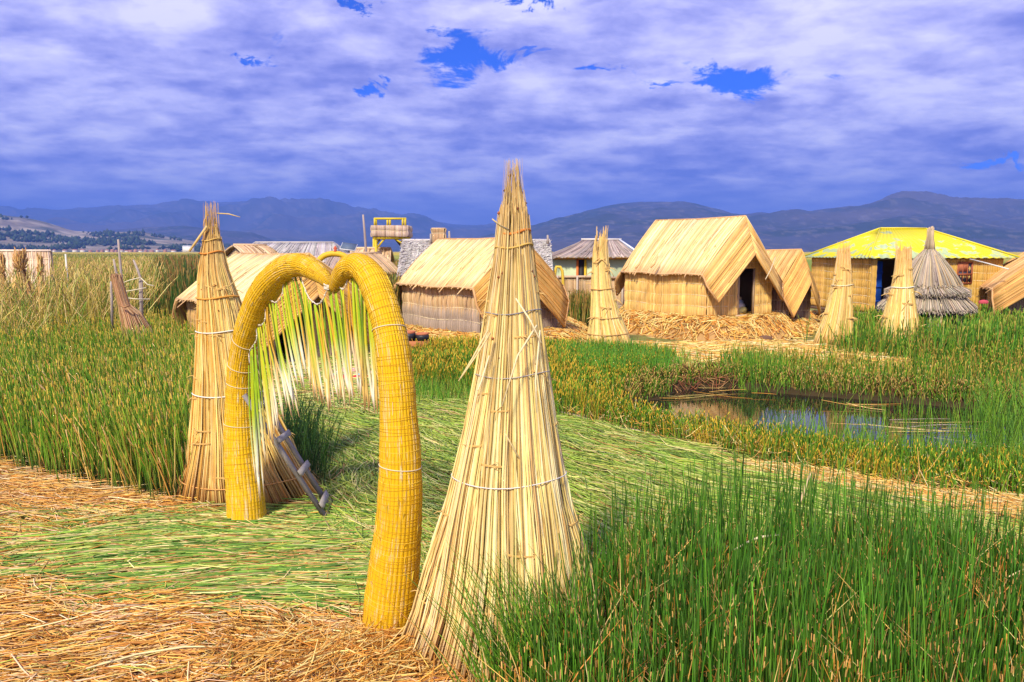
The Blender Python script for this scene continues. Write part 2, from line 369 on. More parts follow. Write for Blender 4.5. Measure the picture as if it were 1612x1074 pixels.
# hills: terrain with a toe, slopes and a back, ridge heights taken from the skyline
def hill(name, prof, y0, y1, y2, cfun, label, amp=.35, nu=220, nt_=46, seed=0.0, sh=1.0):
    pu = np.array([p[0] for p in prof], float); pv = np.array([p[1] for p in prof], float)
    us = np.linspace(pu[0], pu[-1], nu); vs = np.interp(us, pu, pv)
    k = np.ones(5) / 5; vs = np.convolve(np.pad(vs, 2, mode='edge'), k, 'valid')
    H = np.array([D(u, v, y1)[2] for u, v in zip(us, vs)]); H = np.maximum(H, 0)
    H = H * (1 + (fbm(us / 14 + seed, us * 0 + seed, 4) - .5) * .025)
    T = np.concatenate([np.linspace(0, 1, nt_), 1 + np.linspace(.08, 1, 12)])
    tt, hh = np.meshgrid(T, H); _, uu = np.meshgrid(T, us)
    Yg = np.where(tt <= 1, y0 + (y1 - y0) * tt, y1 + (y2 - y1) * (tt - 1))
    Xg = (uu - CX) / FPX * Yg * (1 / math.cos(TH)) * .9936
    s = np.where(tt <= 1, np.clip(tt, 0, 1) ** sh, np.clip(2 - tt, 0, 1))
    nz = fbm(Xg / 420 + seed, Yg / 420 + seed, 6); rg = 1 - np.abs(fbm(Xg / 700 + seed * 2, Yg / 1400, 5) - .5) * 4
    env = np.clip(4 * s * (1 - s), 0, 1)
    Zg = hh * s * (1 + env * amp * ((nz - .5) * 1.6 + (rg - .4) * .6)) + (nz - .5) * 8 * np.clip(tt * 4, 0, 1) * (hh > 3)
    Zg = np.where(tt == 0, -1, Zg); Zg = np.where(tt >= 1.999, -5, Zg)
    Cg = cfun(Xg, Yg, Zg, nz, hh)
    I, J = Xg.shape; ix = np.arange(I * J).reshape(I, J)
    F = np.stack([ix[:-1, :-1], ix[:-1, 1:], ix[1:, 1:], ix[1:, :-1]], -1).reshape(-1, 4)[:, ::-1]
    o = MB().add(np.stack([Xg, Yg, Zg], -1), F, Cg.reshape(-1, 3)).build(name, M_HILL)
    tag(o, label, 'hill', kind='structure'); return (Xg, Yg, Zg, us)
def c_far(X, Y, Z, nz, hh):
    c = np.empty(X.shape + (3,)); c[:] = (.065, .07, .08)
    a = fbm(X / 260 + 3, Y / 260, 5)[..., None]; c = lerp(c, np.array((.035, .05, .03)), np.clip((a - .45) * 6, 0, 1))
    g = fbm(X / 700 + 3, Y / 500, 3)[..., None]; c = lerp(c, np.array((.095, .085, .075)), np.clip((g - .5) * 4, 0, 1)); d = fbm(X / 28 + 9, Y / 45, 3)[..., None]; return lerp(c, np.array((.17, .15, .13)), np.clip((d - .64) * 9, 0, .5))
def c_sand(X, Y, Z, nz, hh):
    c = np.empty(X.shape + (3,)); c[:] = (.27, .22, .14)
    a = fbm(X / 60 + 3, Y / 60, 5)[..., None]; c = lerp(c, np.array((.42, .36, .25)), np.clip((a - .5) * 7, 0, 1))
    d = fbm(X / 120 + 9, Y / 90, 4)[..., None]; c = lerp(c, np.array((.15, .13, .09)), np.clip((fbm(X / 25, Y / 25, 3)[..., None] - .5) * 5, 0, .8)); return lerp(c, np.array((.10, .11, .06)), np.clip((d - .48) * 8, 0, 1))
hill('hills', [(-500, 345), (-200, 335), (0, 330), (130, 332), (200, 326), (300, 322), (380, 317), (430, 316), (480, 322), (540, 332), (600, 336), (650, 343), (690, 349), (720, 354), (752, 355), (780, 352), (830, 356), (900, 366), (980, 380), (1060, 392)], 4200, 8200, 11500, c_far, 'blue distant mountain range on the left', seed=1.0, amp=.7, nu=320, nt_=70)
hill('hills', [(640, 391), (760, 372), (815, 362), (850, 354), (880, 345), (930, 330), (965, 322), (1000, 318), (1050, 318), (1085, 322), (1120, 331), (1150, 338), (1180, 340), (1260, 338), (1300, 333), (1350, 324), (1390, 314), (1412, 311), (1440, 311), (1500, 312), (1560, 314), (1612, 313), (1800, 318), (2200, 330)], 2200, 4600, 7000, c_far, 'dark blue brown hills on the right', seed=4.2, nu=420, nt_=90, amp=.5)
hill('hills', [(90, 392), (180, 362), (240, 357), (300, 356), (340, 362), (400, 366), (440, 380), (480, 392)], 2600, 4000, 5000, c_far, 'low dark spur between the sandy hill and the blue mountains', seed=8.2)
HL = hill('hills', [(-700, 350), (-300, 330), (-100, 334), (0, 338), (40, 342), (80, 350), (120, 363), (160, 366), (200, 365), (225, 363), (250, 370), (300, 378), (335, 385), (380, 392)], 1500, 2300, 2900, c_sand, 'pale sandy hill with tree patches at left', seed=6.1, nu=260, nt_=60)

# far-off woods on the sandy hill
def blob(mb, C, R, Cc):
    t = np.array([[1, 0, 0], [-1, 0, 0], [0, 1, 0], [0, -1, 0], [0, 0, 1.2], [0, 0, -1]], float)
    F = np.array([[0, 2, 4], [2, 1, 4], [1, 3, 4], [3, 0, 4], [2, 0, 5], [1, 2, 5], [3, 1, 5], [0, 3, 5]])
    N = len(C); V = C[:, None] + t[None] * R[:, None, None] * (1 + rng.normal(0, .25, (N, 6, 3)))
    FF = (np.arange(N) * 6)[:, None, None] + F[None]; mb.add(V.reshape(-1, 3), FF.reshape(-1, 3), np.repeat(Cc, 6, 0))
Xg, Yg, Zg, us = HL
ii = rng.integers(0, Xg.shape[0], 9000); jj = rng.integers(2, 55, 9000)
dens = fbm(Xg[ii, jj] / 75 + 2, Yg[ii, jj] / 110, 4)
k = dens > (.56 + .05 * (Zg[ii, jj] / 90)); ii, jj = ii[k], jj[k]
C0 = np.stack([Xg[ii, jj], Yg[ii, jj], Zg[ii, jj] + 3], 1) + rng.normal(0, 4, (len(ii), 3)) * A(1, 1, .3)
mb = MB(); blob(mb, C0, rng.uniform(2.5, 6.5, len(C0)), pal(len(C0), [(.035, .06, .02), (.05, .075, .03), (.025, .045, .02)], .2))
tag(mb.build('distant_woods', M_LEAF, smooth=False), 'dark tree groves scattered over the pale sandy hill', 'woods', kind='stuff')
ii = rng.integers(0, 5000, 2600); u = rng.uniform(820, 1750, 2600); 

# ------------------------------------------------------------------ scatter helpers
def scatter(P, n, p=1.0, ymin=0, ymax=1e9, jit=.10):
    P = np.asarray(P); lo, hi = P.min(0), P.max(0); out = []; tot = 0
    while tot < n:
        q = rng.uniform(lo, hi, (n * 3, 2)); d = np.hypot(q[:, 0], q[:, 1])
        vis = (np.abs(q[:, 0]) < q[:, 1] * .70 + 2.0) & (q[:, 1] > ymin) & (q[:, 1] < ymax)
        k = inpoly(q[:, 0], q[:, 1], P) & vis & (rng.random(len(d)) < np.minimum(1, (max(lo[1], 3) / d) ** p))
        out.append(q[k]); tot += k.sum()
        if tot == 0: break
    q = np.concatenate(out)[:n]; return q + rng.normal(0, 1, q.shape) * jit * np.minimum(1, np.hypot(q[:, :1], q[:, 1:]) / 10)
def standing(mb, xy, h, r, cols, lean=(0, 0), spread=.12, bend=.15, tip=None, tipf=.12, base=None, z0=None, K=4, tipp=.5):
    n = len(xy); h = np.broadcast_to(h, (n,)); z = gh(xy[:, 0], xy[:, 1]) if z0 is None else np.full(n, z0)
    dist = np.hypot(xy[:, 0], xy[:, 1]); rr = r * np.maximum(1, dist / 9) ** .55
    ln = rng.normal(0, spread, (n, 2)) + np.asarray(lean); bd = rng.normal(0, bend, (n, 2)) + np.asarray(lean) * .5
    cut = tip is not None
    ts = [0, .5, 1 - tipf, 1 - tipf + .004, 1] if cut else [0, .33, .72, 1]
    P = np.stack([np.c_[xy + ln * (h * t)[:, None] + bd * (h * t * t)[:, None], z - .03 + h * t * (1 - .08 * np.hypot(*ln.T))] for t in ts], 1)
    K = len(ts); R = rr[:, None] * np.array([1, .95, .85, .95, .8] if cut else [1, .9, .7, .22])[None]
    C = np.repeat(cols[:, None], K, 1).copy()
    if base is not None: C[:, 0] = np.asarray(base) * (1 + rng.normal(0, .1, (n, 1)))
    if cut:
        tc_ = np.clip(np.asarray(tip) * (1 + rng.normal(0, .2, (n, 1))), 0, 1); soft = tipf > .15
        on = rng.random(n) < tipp; tc_[~on] = C[~on, -1] * 1.15
        C[:, -1] = tc_; C[:, -2] = lerp(C[:, -2], tc_, .45 if soft else 1.0)
    mb.tubes(P, R, C)
def lying(mb, xy, L, r, cols, ang, spread, lift=.03, curve=.1, K=4, tilt=.05, sides=3, zf=None):
    n = len(xy); L = np.broadcast_to(L, (n,)); a = np.asarray(ang) + rng.normal(0, spread, n)
    dist = np.hypot(xy[:, 0], xy[:, 1]); rr = r * rng.uniform(.7, 1.25, n) * np.maximum(1, dist / 9) ** .6
    cv = rng.normal(0, curve, n); lf = rng.uniform(0.004, lift, n); tl = rng.normal(0, tilt, n); P = []
    for t in np.linspace(-.5, .5, K):
        aa = a + cv * t * 2; q = xy + np.stack([np.cos(aa), np.sin(aa)], 1) * (L * t)[:, None] + np.stack([-np.sin(a), np.cos(a)], 1) * (L * cv * t * t)[:, None]
        z = gh(q[:, 0], q[:, 1]) if zf is None else zf(q[:, 0], q[:, 1]); P.append(np.c_[q, z + lf + np.maximum(tl * L * t, -.01)])
    P = np.stack(P, 1); R = rr[:, None] * np.array([.8] + [1] * (K - 2) + [.6])[None]
    mb.tubes(P, R, np.repeat(cols[:, None], K, 1), sides)
    return P

# ================================================================== REED CONES, ARCH, HUTS
def frame_of(a):            # unit axes of a thing turned by a (radians)
    return A(math.cos(a), math.sin(a), 0), A(-math.sin(a), math.cos(a), 0)

def reed_cone(name, prof, Yc, label, nsheaf, nst, r, cols, squash=.85, tip=.25, rings=(), topcols=None, basecol=(.50, .22, .08), group='bundled reed cones', ties=2, sides=4, zground=0.0, seeds=True, shag=.35):
    # prof: (v, uL, uR) rows of the outline, from top to bottom -> centre line and radius at each height
    rows = []
    for v, ul, ur in prof:
        p = D((ul + ur) / 2, v, Yc); q = D(ur, v, Yc); rows.append((p[2], p[0], abs(q[0] - p[0])))
    rows.sort(); zz = np.array([a[0] for a in rows]); xc = np.array([a[1] for a in rows]); rr = np.array([a[2] for a in rows])
    ztop = zz[-1]; z0 = zground; zmin = zz[0]
    cx = lambda z: np.interp(z, zz, xc); rad = lambda z: np.interp(z, zz, rr)
    root = thing(name, (float(cx(z0)), Yc, z0), label, 'reed bundle', group)
    K = 9
    for s in range(nsheaf):
        a0 = 2 * math.pi * (s + rng.uniform(-.12, .12)) / nsheaf; wid = 2 * math.pi / nsheaf * .60
        mb = MB(); n = nst
        # position of each stem inside its sheaf: rounded bundle
        th = rng.uniform(-1, 1, n); dep = rng.random(n) ** .6
        bot = z0 + rng.uniform(-.03, .06, n) * (1 if Yc < 12 else 2); topz = ztop - (ztop - z0) * np.abs(rng.normal(0, .11, n)) * (1 + shag) - rng.uniform(0, .3) * (.4 + shag * .4)
        lng = rng.random(n) < .08; topz = np.where(lng, ztop + rng.uniform(-.12, tip, n), topz)
        ts = np.linspace(0, 1, K); P = np.empty((n, K, 3)); jx = rng.normal(0, 1, (n, 2)); R0 = r * rng.uniform(.7, 1.3, n)
        for k, t in enumerate(ts):
            z = bot + (topz - bot) * t; zq = np.minimum(z, ztop)
            sw = rad(zq); bulge = .5 + .5 * np.sqrt(np.clip(1 - th ** 2, 0, 1))
            sw = sw * (1 + .045 * math.sin(t * 9 + s * 2.3) * (1 - t) + .02 * math.sin(t * 23 + s)); an_w = .035 * math.sin(t * 5 + s * 1.7)
            ro = sw * (.62 + .38 * bulge) * (.86 + .14 * dep) + np.where(z > ztop, .0, 0)
            an = a0 + an_w + th * wid + jx[:, 0] * .02 + .12 * (jx[:, 1] > 1.6) * math.sin(t * 4 + s)
            fl = (z - ztop).clip(0) * .25
            P[:, k, 0] = cx(zq) + (ro + fl * np.abs(jx[:, 0])) * np.sin(an) + jx[:, 1] * .006
            P[:, k, 1] = Yc + ((ro * squash + fl * np.abs(jx[:, 1])) * np.cos(an)) + jx[:, 0] * .006
            P[:, k, 2] = z
        C = pal(n, cols, .13)[:, None].repeat(K, 1)
        bc = np.asarray(basecol); f = rng.uniform(.2, 1, n)
        C[:, 0] = lerp(C[:, 0], bc, f[:, None] * .9); C[:, 1] = lerp(C[:, 1], bc, f[:, None] * .35)
        tc_ = np.asarray(topcols if topcols is not None else (.42, .24, .08)); C[:, -1] = lerp(C[:, -1], tc_, .7); C[:, -2] = lerp(C[:, -2], tc_, .3)
        R = R0[:, None] * np.array([1, 1, 1, .95, .9, .85, .8, .7, .35])[None]; R = np.where(lng[:, None] & (np.arange(K) > 6)[None], R * .5, R)
        mb.tubes(P, R, C, sides)
        if seeds:
            n = 3; z = rng.uniform(z0 + (ztop - z0) * .62, ztop, n); an = a0 + rng.uniform(-wid, wid, n)
            blob(mb, np.stack([cx(z) + rad(z) * 1.02 * np.sin(an), Yc + rad(z) * squash * 1.02 * np.cos(an), z], 1), rng.uniform(.006, .011, n), pal(n, [(.2, .05, .02), (.28, .09, .03)], .2))
        sh = mb.build('sheaf', M_STRAW, root)
        # ties round the sheaf's outer face, with a knot
        for q in range(ties):
            zt = z0 + (ztop - z0) * rng.uniform(.06, .78); mt = MB(); aa = np.linspace(a0 - wid * 1.02, a0 + wid * 1.02, 9)
            sw = rad(zt); th_ = np.linspace(-1, 1, 9); ro = sw * (.62 + .38 * (.5 + .5 * np.sqrt(np.clip(1 - th_ ** 2, 0, 1)))) + r * 1.3
            slope = rng.uniform(-.02, .02)
            for dzz in (0, r * 1.1):
                Pt = np.stack([cx(zt) + ro * np.sin(aa), Yc + ro * squash * np.cos(aa), zt + dzz + slope * th_], 1); mt.pipe(Pt, r * .55, (.72, .46, .14), 5)
            kp = Pt[rng.integers(3, 6)]
            for e in range(2):
                d = A(rng.normal(0, 1), 0, rng.normal(-.2, .6)); d /= np.linalg.norm(d); out = (kp - A(cx(zt), Yc, kp[2])); out /= np.linalg.norm(out) + 1e-6
                mt.pipe([kp, kp + d * r * 4 + out * r, kp + d * r * 9 + A(0, 0, -r * 2) + out * r * .8], [r * .6, r * .5, r * .3], (.76, .5, .17), 5)
            mt.build('tie', M_STRAW, sh)
    # core
    mc = MB(); zs = np.linspace(max(z0, .0) + .02, ztop - (ztop - z0) * .12, 8)
    mc.pipe(np.stack([cx(zs), np.full(8, Yc), zs], 1), rad(zs) * .50, (.26, .16, .06), 14); mc.build('core', M_THATCH, root)
    for zr, colr, rw in rings:
        mr = MB(); aa = np.linspace(0, 2 * math.pi, 37); R_ = rad(zr) * 1.0 + r + .004
        wob = .008 * np.sin(aa * 3 + 1)
        mr.pipe(np.stack([cx(zr) + R_ * np.sin(aa), Yc + R_ * squash * np.cos(aa), zr + wob + .012 * np.sin(aa)], 1), rw, colr, 6); mr.build('binding', M_CORD, root)
    return root, cx, rad

YF = 4.98
zf = lambda v, Yc: D(806, v, Yc)[2]
cone_big, cxb, radb = reed_cone('reed_cone', [(274, 804, 812), (304, 793, 822), (335, 784, 833), (366, 788, 832), (385, 783, 836), (430, 774, 842), (490, 765, 850), (600, 747, 864), (750, 712, 890), (900, 673, 930), (1000, 634, 962), (1060, 606, 985)], YF,
    'tallest pale straw cone standing in the foreground between the yellow arch and the green reeds', 11, 150, .0058, [(.88, .70, .29), (.82, .62, .22), (.90, .77, .40), (.74, .53, .17), (.85, .68, .26), (.62, .40, .13)], rings=[(zf(366, YF), (.62, .20, .03), .009), (zf(388, YF), (.66, .42, .1), .006), (zf(490, YF), (.25, .25, .28), .003), (zf(586, YF), (.45, .4, .35), .003), (zf(745, YF), (.72, .68, .62), .0035)], ties=3, tip=.10, shag=.9)
# loose stems sticking out of the big cone
def loose(root, pts, r, col, name='loose_stem'):
    MB().pipe(pts, r, col, 6).build(name, M_STRAW, root)
for (u0, v0, u1, v1, w0) in [(722, 600, 768, 520, 0), (725, 596, 772, 524, 0), (775, 345, 800, 362, 0), (762, 430, 776, 400, 0), (640, 1050, 665, 985, 0), (794, 680, 830, 742, 0)]:
    loose(cone_big, [D(u0, v0, YF - .35), D((u0 + u1) / 2, (v0 + v1) / 2 + 2, YF - .3), D(u1, v1, YF - .22)], [.0035, .005, .006], (.75, .58, .26))
for (a, b_, c_) in [((845, 512), (815, 560), (790, 640)), ((850, 520), (843, 600), (845, 650)), ((770, 560), (758, 600), (752, 615)), ((812, 470), (835, 505), (852, 540))]:
    loose(cone_big, [D(*a, YF - .24), D(*b_, YF - .30), D(*c_, YF - .36)], [.005, .006, .004], (.80, .66, .36))

YL = 8.35
cone_left, cxl, radl = reed_cone('reed_cone', [(340, 328, 337), (370, 322, 345), (400, 316, 350), (440, 313, 362), (480, 312, 378), (560, 311, 398), (650, 305, 430), (740, 291, 480), (810, 272, 540)], YL,
    'tan straw cone behind the left leg of the yellow arch, carrying the ladder', 10, 120, .0078, CREAM[:2] + ORANGE[:1] + CREAM[3:], rings=[(zf(378, YL), (.66, .42, .1), .006), (zf(398, YL), (.66, .25, .04), .009), (zf(468, YL), (.72, .33, .05), .009), (zf(520, YL), (.8, .77, .68), .006), (zf(616, YL), (.8, .77, .68), .006), (zf(745, YL), (.7, .36, .1), .006)], tip=.16, basecol=(.42, .14, .04), ties=3)
loose(cone_left, [D(298, 396, YL - .15), D(312, 376, YL - .12), D(326, 356, YL - .08)], [.012, .013, .013], (.66, .46, .16))
loose(cone_left, [D(342, 336, YL), D(360, 337, YL - .05), D(378, 342, YL - .1)], [.006, .006, .003], (.66, .46, .16))
loose(cone_left, [D(328, 338, YL), D(322, 346, YL - .05), D(320, 356, YL - .08)], [.006, .006, .004], (.62, .36, .12))
loose(cone_left, [D(360, 452, YL - .3), D(372, 440, YL - .3), D(388, 428, YL - .3)], [.006, .006, .004], (.7, .5, .2))

reed_cone('reed_cone', [(366, 938, 957), (400, 934, 956), (450, 932, 962), (500, 930, 976), (548, 923, 1000), (560, 920, 1006)], 20.6, 'medium straw cone standing in the straw between the two large huts', 8, 60, .022, CREAM[:2] + CREAM, rings=[(zf(455, 20.6), (.55, .3, .08), .014), (zf(500, 20.6), (.5, .3, .1), .012), (zf(525, 20.6), (.5, .3, .1), .012)], tip=.2, seeds=False, ties=2, zground=.02, shag=1.2, topcols=(.66, .4, .12))
reed_cone('reed_cone', [(388, 1319, 1337), (400, 1319, 1338), (445, 1312, 1340), (500, 1297, 1342), (545, 1281, 1340), (560, 1276, 1340)], 21.4, 'leaning straw cone left of the conical grey thatched hut, its foot in the green reeds', 8, 60, .022, CREAM + GOLD[:1], rings=[(zf(449, 21.4), (.75, .65, .4), .014)], tip=.16, seeds=False, zground=0.02, topcols=(.55, .28, .10))
reed_cone('reed_cone', [(387, 1412, 1434), (420, 1410, 1434), (450, 1405, 1436), (500, 1391, 1443), (545, 1380, 1452), (560, 1376, 1456)], 20.6, 'thick straw cone standing right in front of the conical grey thatched hut', 8, 60, .022, GOLD[:1] + CREAM, rings=[(zf(452, 20.6), (.8, .75, .6), .014)], tip=.14, seeds=False, zground=0.02, topcols=(.55, .28, .10))

# ------------------------------------------------------------------ yellow heart-shaped arch
LF = G(389, 824); RF = G(612, 990)
m = bpy.data.materials.new('yellow_netted_reed'); m.use_nodes = True; t = m.node_tree; t.nodes.clear(); q = NB(t)
al = nd(t, 'ShaderNodeAttribute', attribute_name='Along').outputs['Vector']
ux, uy, ul = q.sep(al)
flk = q.noise(q.xyz(q.m('MULTIPLY', ux, 22), q.m('MULTIPLY', uy, 22), q.m('MULTIPLY', ul, 9)), 1.0, 5, .6)
flk2 = q.noise(q.xyz(q.m('MULTIPLY', ux, 3), q.m('MULTIPLY', uy, 3), q.m('MULTIPLY', ul, 2)), 1.0, 3, .6)
an = q.m('ARCTAN2', uy, ux)
vert = q.m('ABSOLUTE', q.m('SINE', q.m('MULTIPLY', an, 17.0)))
vl = q.m('SUBTRACT', 1.0, q.sstep(vert, .0, .28))
base = q.mix(q.sstep(q.m('ADD', flk, q.m('MULTIPLY', flk2, .5)), .79, .97), (.84, .50, .008), (.80, .62, .34))
base = q.mix(q.sstep(flk, .36, .20), base, (.62, .34, .008))
base = q.mix(q.m('MULTIPLY', vl, .45), base, (.42, .24, .01))
p = nd(t, 'ShaderNodeBsdfPrincipled'); t.links.new(base, p.inputs['Base Color']); p.inputs['Roughness'].default_value = .75; p.inputs['Specular IOR Level'].default_value = .2
bn = nd(t, 'ShaderNodeBump'); bn.inputs['Strength'].default_value = .9; bn.inputs['Distance'].default_value = .007
t.links.new(q.m('ADD', vert, q.m('MULTIPLY', flk, 1.2)), bn.inputs['Height']); t.links.new(bn.outputs[0], p.inputs['Normal'])
t.links.new(p.outputs[0], nd(t, 'ShaderNodeOutputMaterial').inputs[0]); M_ARCH = m
def smooth_path(P, R, n):
    P = np.asarray(P, float); R = np.asarray(R, float); d = np.concatenate([[0], np.cumsum(np.linalg.norm(np.diff(P, axis=0), axis=1))])
    M = np.c_[P, R]; out = []
    T = np.gradient(M, d, axis=0)
    for s in np.linspace(0, d[-1], n):
        i = min(np.searchsorted(d, s, side='right') - 1, len(P) - 2); h = d[i + 1] - d[i]; t = (s - d[i]) / h
        out.append((2 * t ** 3 - 3 * t * t + 1) * M[i] + (t ** 3 - 2 * t * t + t) * h * T[i] + (-2 * t ** 3 + 3 * t * t) * M[i + 1] + (t ** 3 - t * t) * h * T[i + 1])
    out = np.array(out); return out[:, :3], out[:, 3]
arch = thing('reed_arch', (LF + RF) / 2, 'big yellow heart-shaped arch of netted reeds with green reeds hanging inside', 'arch')
JP = inplane(521, 449, LF, RF)
def arm(pts, foot):
    P = []; R = []
    for u, v, wpx in pts:
        p = inplane(u, v, LF, RF); P.append(p); R.append(wpx / 2 / FPX * p[1])
    P, R = smooth_path(P, R, 110)
    R = R * (1 + (fbm(np.arange(110) * .16 + foot, np.zeros(110) + foot) - .5) * .10)
    mb = MB(); mb.pipe(P, R, (.7, .45, .02), 40, uvs=True); o = mb.build('arch_arm', M_ARCH, arch)
    # netting hoops of thin cord
    T = np.gradient(P, axis=0); T /= np.linalg.norm(T, axis=1, keepdims=True); L = np.concatenate([[0], np.cumsum(np.linalg.norm(np.diff(P, axis=0), axis=1))])
    n_f = 260; si = rng.uniform(0, 107, n_f); aa_ = rng.uniform(0, 6.283, n_f); FP = []
    for e_, lf_ in ((0, -.0015), (.5, .0012), (1, .0025)):
        pt = []
        for q_i in range(n_f):
            i_ = min(si[q_i] + e_ * (1.6 + (q_i % 7) * .25), 108.9); j_ = int(i_); T_ = P[j_ + 1] - P[j_]; T_ = T_ / np.linalg.norm(T_); n_v = np.cross(T_, A(.3, .9, .1)); n_v /= np.linalg.norm(n_v); m_v = np.cross(T_, n_v)
            a_ = aa_[q_i] + e_ * ((q_i % 5) - 2) * .02; pt.append(lerp(P[j_], P[j_ + 1], i_ - j_) + (lerp(R[j_], R[j_ + 1], i_ - j_) + lf_ + (e_ == 1) * (q_i % 11 == 0) * .012) * (math.cos(a_) * n_v + math.sin(a_) * m_v))
        FP.append(pt)
    mf = MB(); mf.tubes(np.stack([np.array(f_) for f_ in FP], 1), .0026, np.repeat(pal(n_f, [(.88, .58, .02), (.80, .48, .015), (.86, .68, .34), (.66, .38, .02), (.90, .66, .08)], .12)[:, None], 3, 1), 3); mf.build('loose_fibre', M_STRAW, o)['kind'] = 'stuff'
    mr = MB(); s = .03; k = 0
    while s < L[-1] - .02:
        i = np.interp(s, L, np.arange(110)); i0 = int(i); p = P[i0] + (P[min(i0 + 1, 109)] - P[i0]) * (i - i0); tt = T[i0]; r_ = np.interp(s, L, R)
        n = np.cross(tt, A(.3, .9, .1)); n /= np.linalg.norm(n); mm = np.cross(tt, n); a = np.linspace(0, 2 * math.pi, 25); tl = rng.normal(0, .022)
        ph = rng.uniform(0, 6.28)
        mr.pipe(p + (r_ + .0008) * (np.cos(a)[:, None] * n + np.sin(a)[:, None] * mm) + tt * (np.sin(a + ph)[:, None] * tl * .5), .0019, (.56, .31, .010) if rng.random() < .7 else (.80, .54, .06), 4)
        s += rng.uniform(.018, .036) if rng.random() < .9 else .05
    mr.build('netting', M_CORD, o)
    for s in ([1.05, 1.42, 1.62, 1.9] if foot else [1.33, 2.25]):
        i0 = min(int(np.interp(s, L, np.arange(110))), 108); a = np.linspace(0, 2 * math.pi, 25); tt = T[i0]; n = np.cross(tt, A(.3, .9, .1)); n /= np.linalg.norm(n); mm = np.cross(tt, n)
        MB().pipe(P[i0] + (R[i0] + .003) * (np.cos(a)[:, None] * n + np.sin(a)[:, None] * mm) + tt * (np.sin(a + 1)[:, None] * .012), .0032, (.72, .62, .42), 6).build('binding', M_CORD, o)
    return P, R
PA_L, RA_L = arm([(389, 832, 64), (387, 790, 62), (381, 720, 56), (378, 650, 47), (379, 590, 42), (386, 540, 41), (398, 500, 44), (414, 463, 46), (438, 432, 42), (466, 417, 37), (492, 424, 32), (509, 437, 24), (521, 450, 15)], 1)
PA_R, RA_R = arm([(610, 1010, 92), (614, 960, 87), (622, 880, 82), (629, 800, 74), (630, 720, 66), (627, 650, 60), (623, 590, 55), (615, 530, 53), (602, 480, 50), (586, 441, 45), (563, 418, 39), (545, 424, 33), (532, 441, 25), (525, 456, 16)], 0)
# white cord lashing at the joint
mj = MB()
for k in range(5):
    a = np.linspace(0, 2 * math.pi, 15); mj.pipe(JP + A(0, 0, .01 - k * .012) + np.stack([.05 * np.cos(a), .045 * np.sin(a), .012 * np.sin(a + k)], 1), .005, (.74, .66, .5), 6)
mj.build('lashing', M_CORD, arch)
cord = [(393, 572), (392, 556), (398, 545), (404, 534), (404, 514), (413, 511), (417, 503), (418, 475), (436, 475), (445, 461), (447, 439), (463, 437), (470, 428), (477, 447), (485, 467), (492, 475), (501, 479), (508, 472), (513, 461), (519, 450), (533, 451), (541, 455), (546, 445), (548, 438), (559, 427), (563, 441), (569, 450), (575, 457), (586, 460)]
CP = np.array([inplane(u, v, LF, RF) for u, v in cord]); CPs, _ = smooth_path(CP, np.ones(len(CP)), 160)
mcd = MB(); mcd.pipe(CPs + rng.normal(0, .0015, CPs.shape), .0042, (.75, .68, .55), 6)
for i in range(3, 158, 4): mcd.lathe(CPs[i], [(.001, -.009), (.008, -.004), (.008, .004), (.001, .009)], (.78, .68, .5), 6)
mcd.build('cord', M_CORD, arch)
bx = [403, 414, 425, 436, 448, 466, 484, 497, 509, 520, 544, 560, 575, 591, 600]
bv = [772, 802, 715, 700, 664, 658, 610, 632, 648, 652, 648, 636, 650, 655, 640]; tx = [394, 396, 400, 404, 408, 420, 447, 468, 480, 495, 513, 538, 558, 575, 585]
cu = np.array([c_[0] for c_ in cord]); cv = np.array([c_[1] for c_ in cord])
REEDN = 84
for i in range(REEDN):
    ub = 402 + (i + rng.uniform(-.8, .8)) * 197 / REEDN
    if i % 9 == 0 and i < 60: ub += 2
    vb = np.interp(ub, bx, bv) - abs(rng.normal(0, 16)); ut = lerp(np.interp(ub, bx, tx), ub - 12, .35) + rng.normal(0, 2.0)
    vt = np.interp(ut, cu, cv) + 3
    off = A(.75, .6, 0) * rng.normal(0, .035) * 0 + A(-.6, .75, 0) * rng.normal(0, .03)
    p0 = inplane(ut, vt, LF, RF) + off * .3; p1 = inplane(ub, vb, LF, RF) + off
    ts = np.linspace(0, 1, 8); sag = rng.normal(0, .02)
    P = p0[None] + (p1 - p0)[None] * ts[:, None] + A(.62, -.78, 0)[None] * (np.sin(ts * math.pi) * sag)[:, None] + (p1 - p0)[None] * 0 + A(.8, .6, 0)[None] * (np.sin(ts * math.pi * rng.uniform(.8, 1.6)) * rng.normal(0, .012))[:, None]
    wd = rng.uniform(.0068, .0125); R = wd * np.array([.45, .75, .88, .95, 1.0, 1.0, .85, .2])
    g = np.array([(.30, .46, .010), (.44, .54, .012), (.55, .50, .02), (.13, .22, .01), (.62, .34, .02)])[rng.choice(5, p=[.24, .22, .2, .18, .16])]
    cr = np.array([(.85, .72, .42), (.80, .78, .60), (.72, .48, .14)])[rng.integers(3)]
    C = np.stack([lerp(g, cr, min(1, max(0, (tt - rng.uniform(.35, .55)) * 2.6))) for tt in ts]); C[-1] = (.62, .36, .16)
    MB().pipe(P, R, C, 7).build('hanging_reed', M_STRAW, arch)

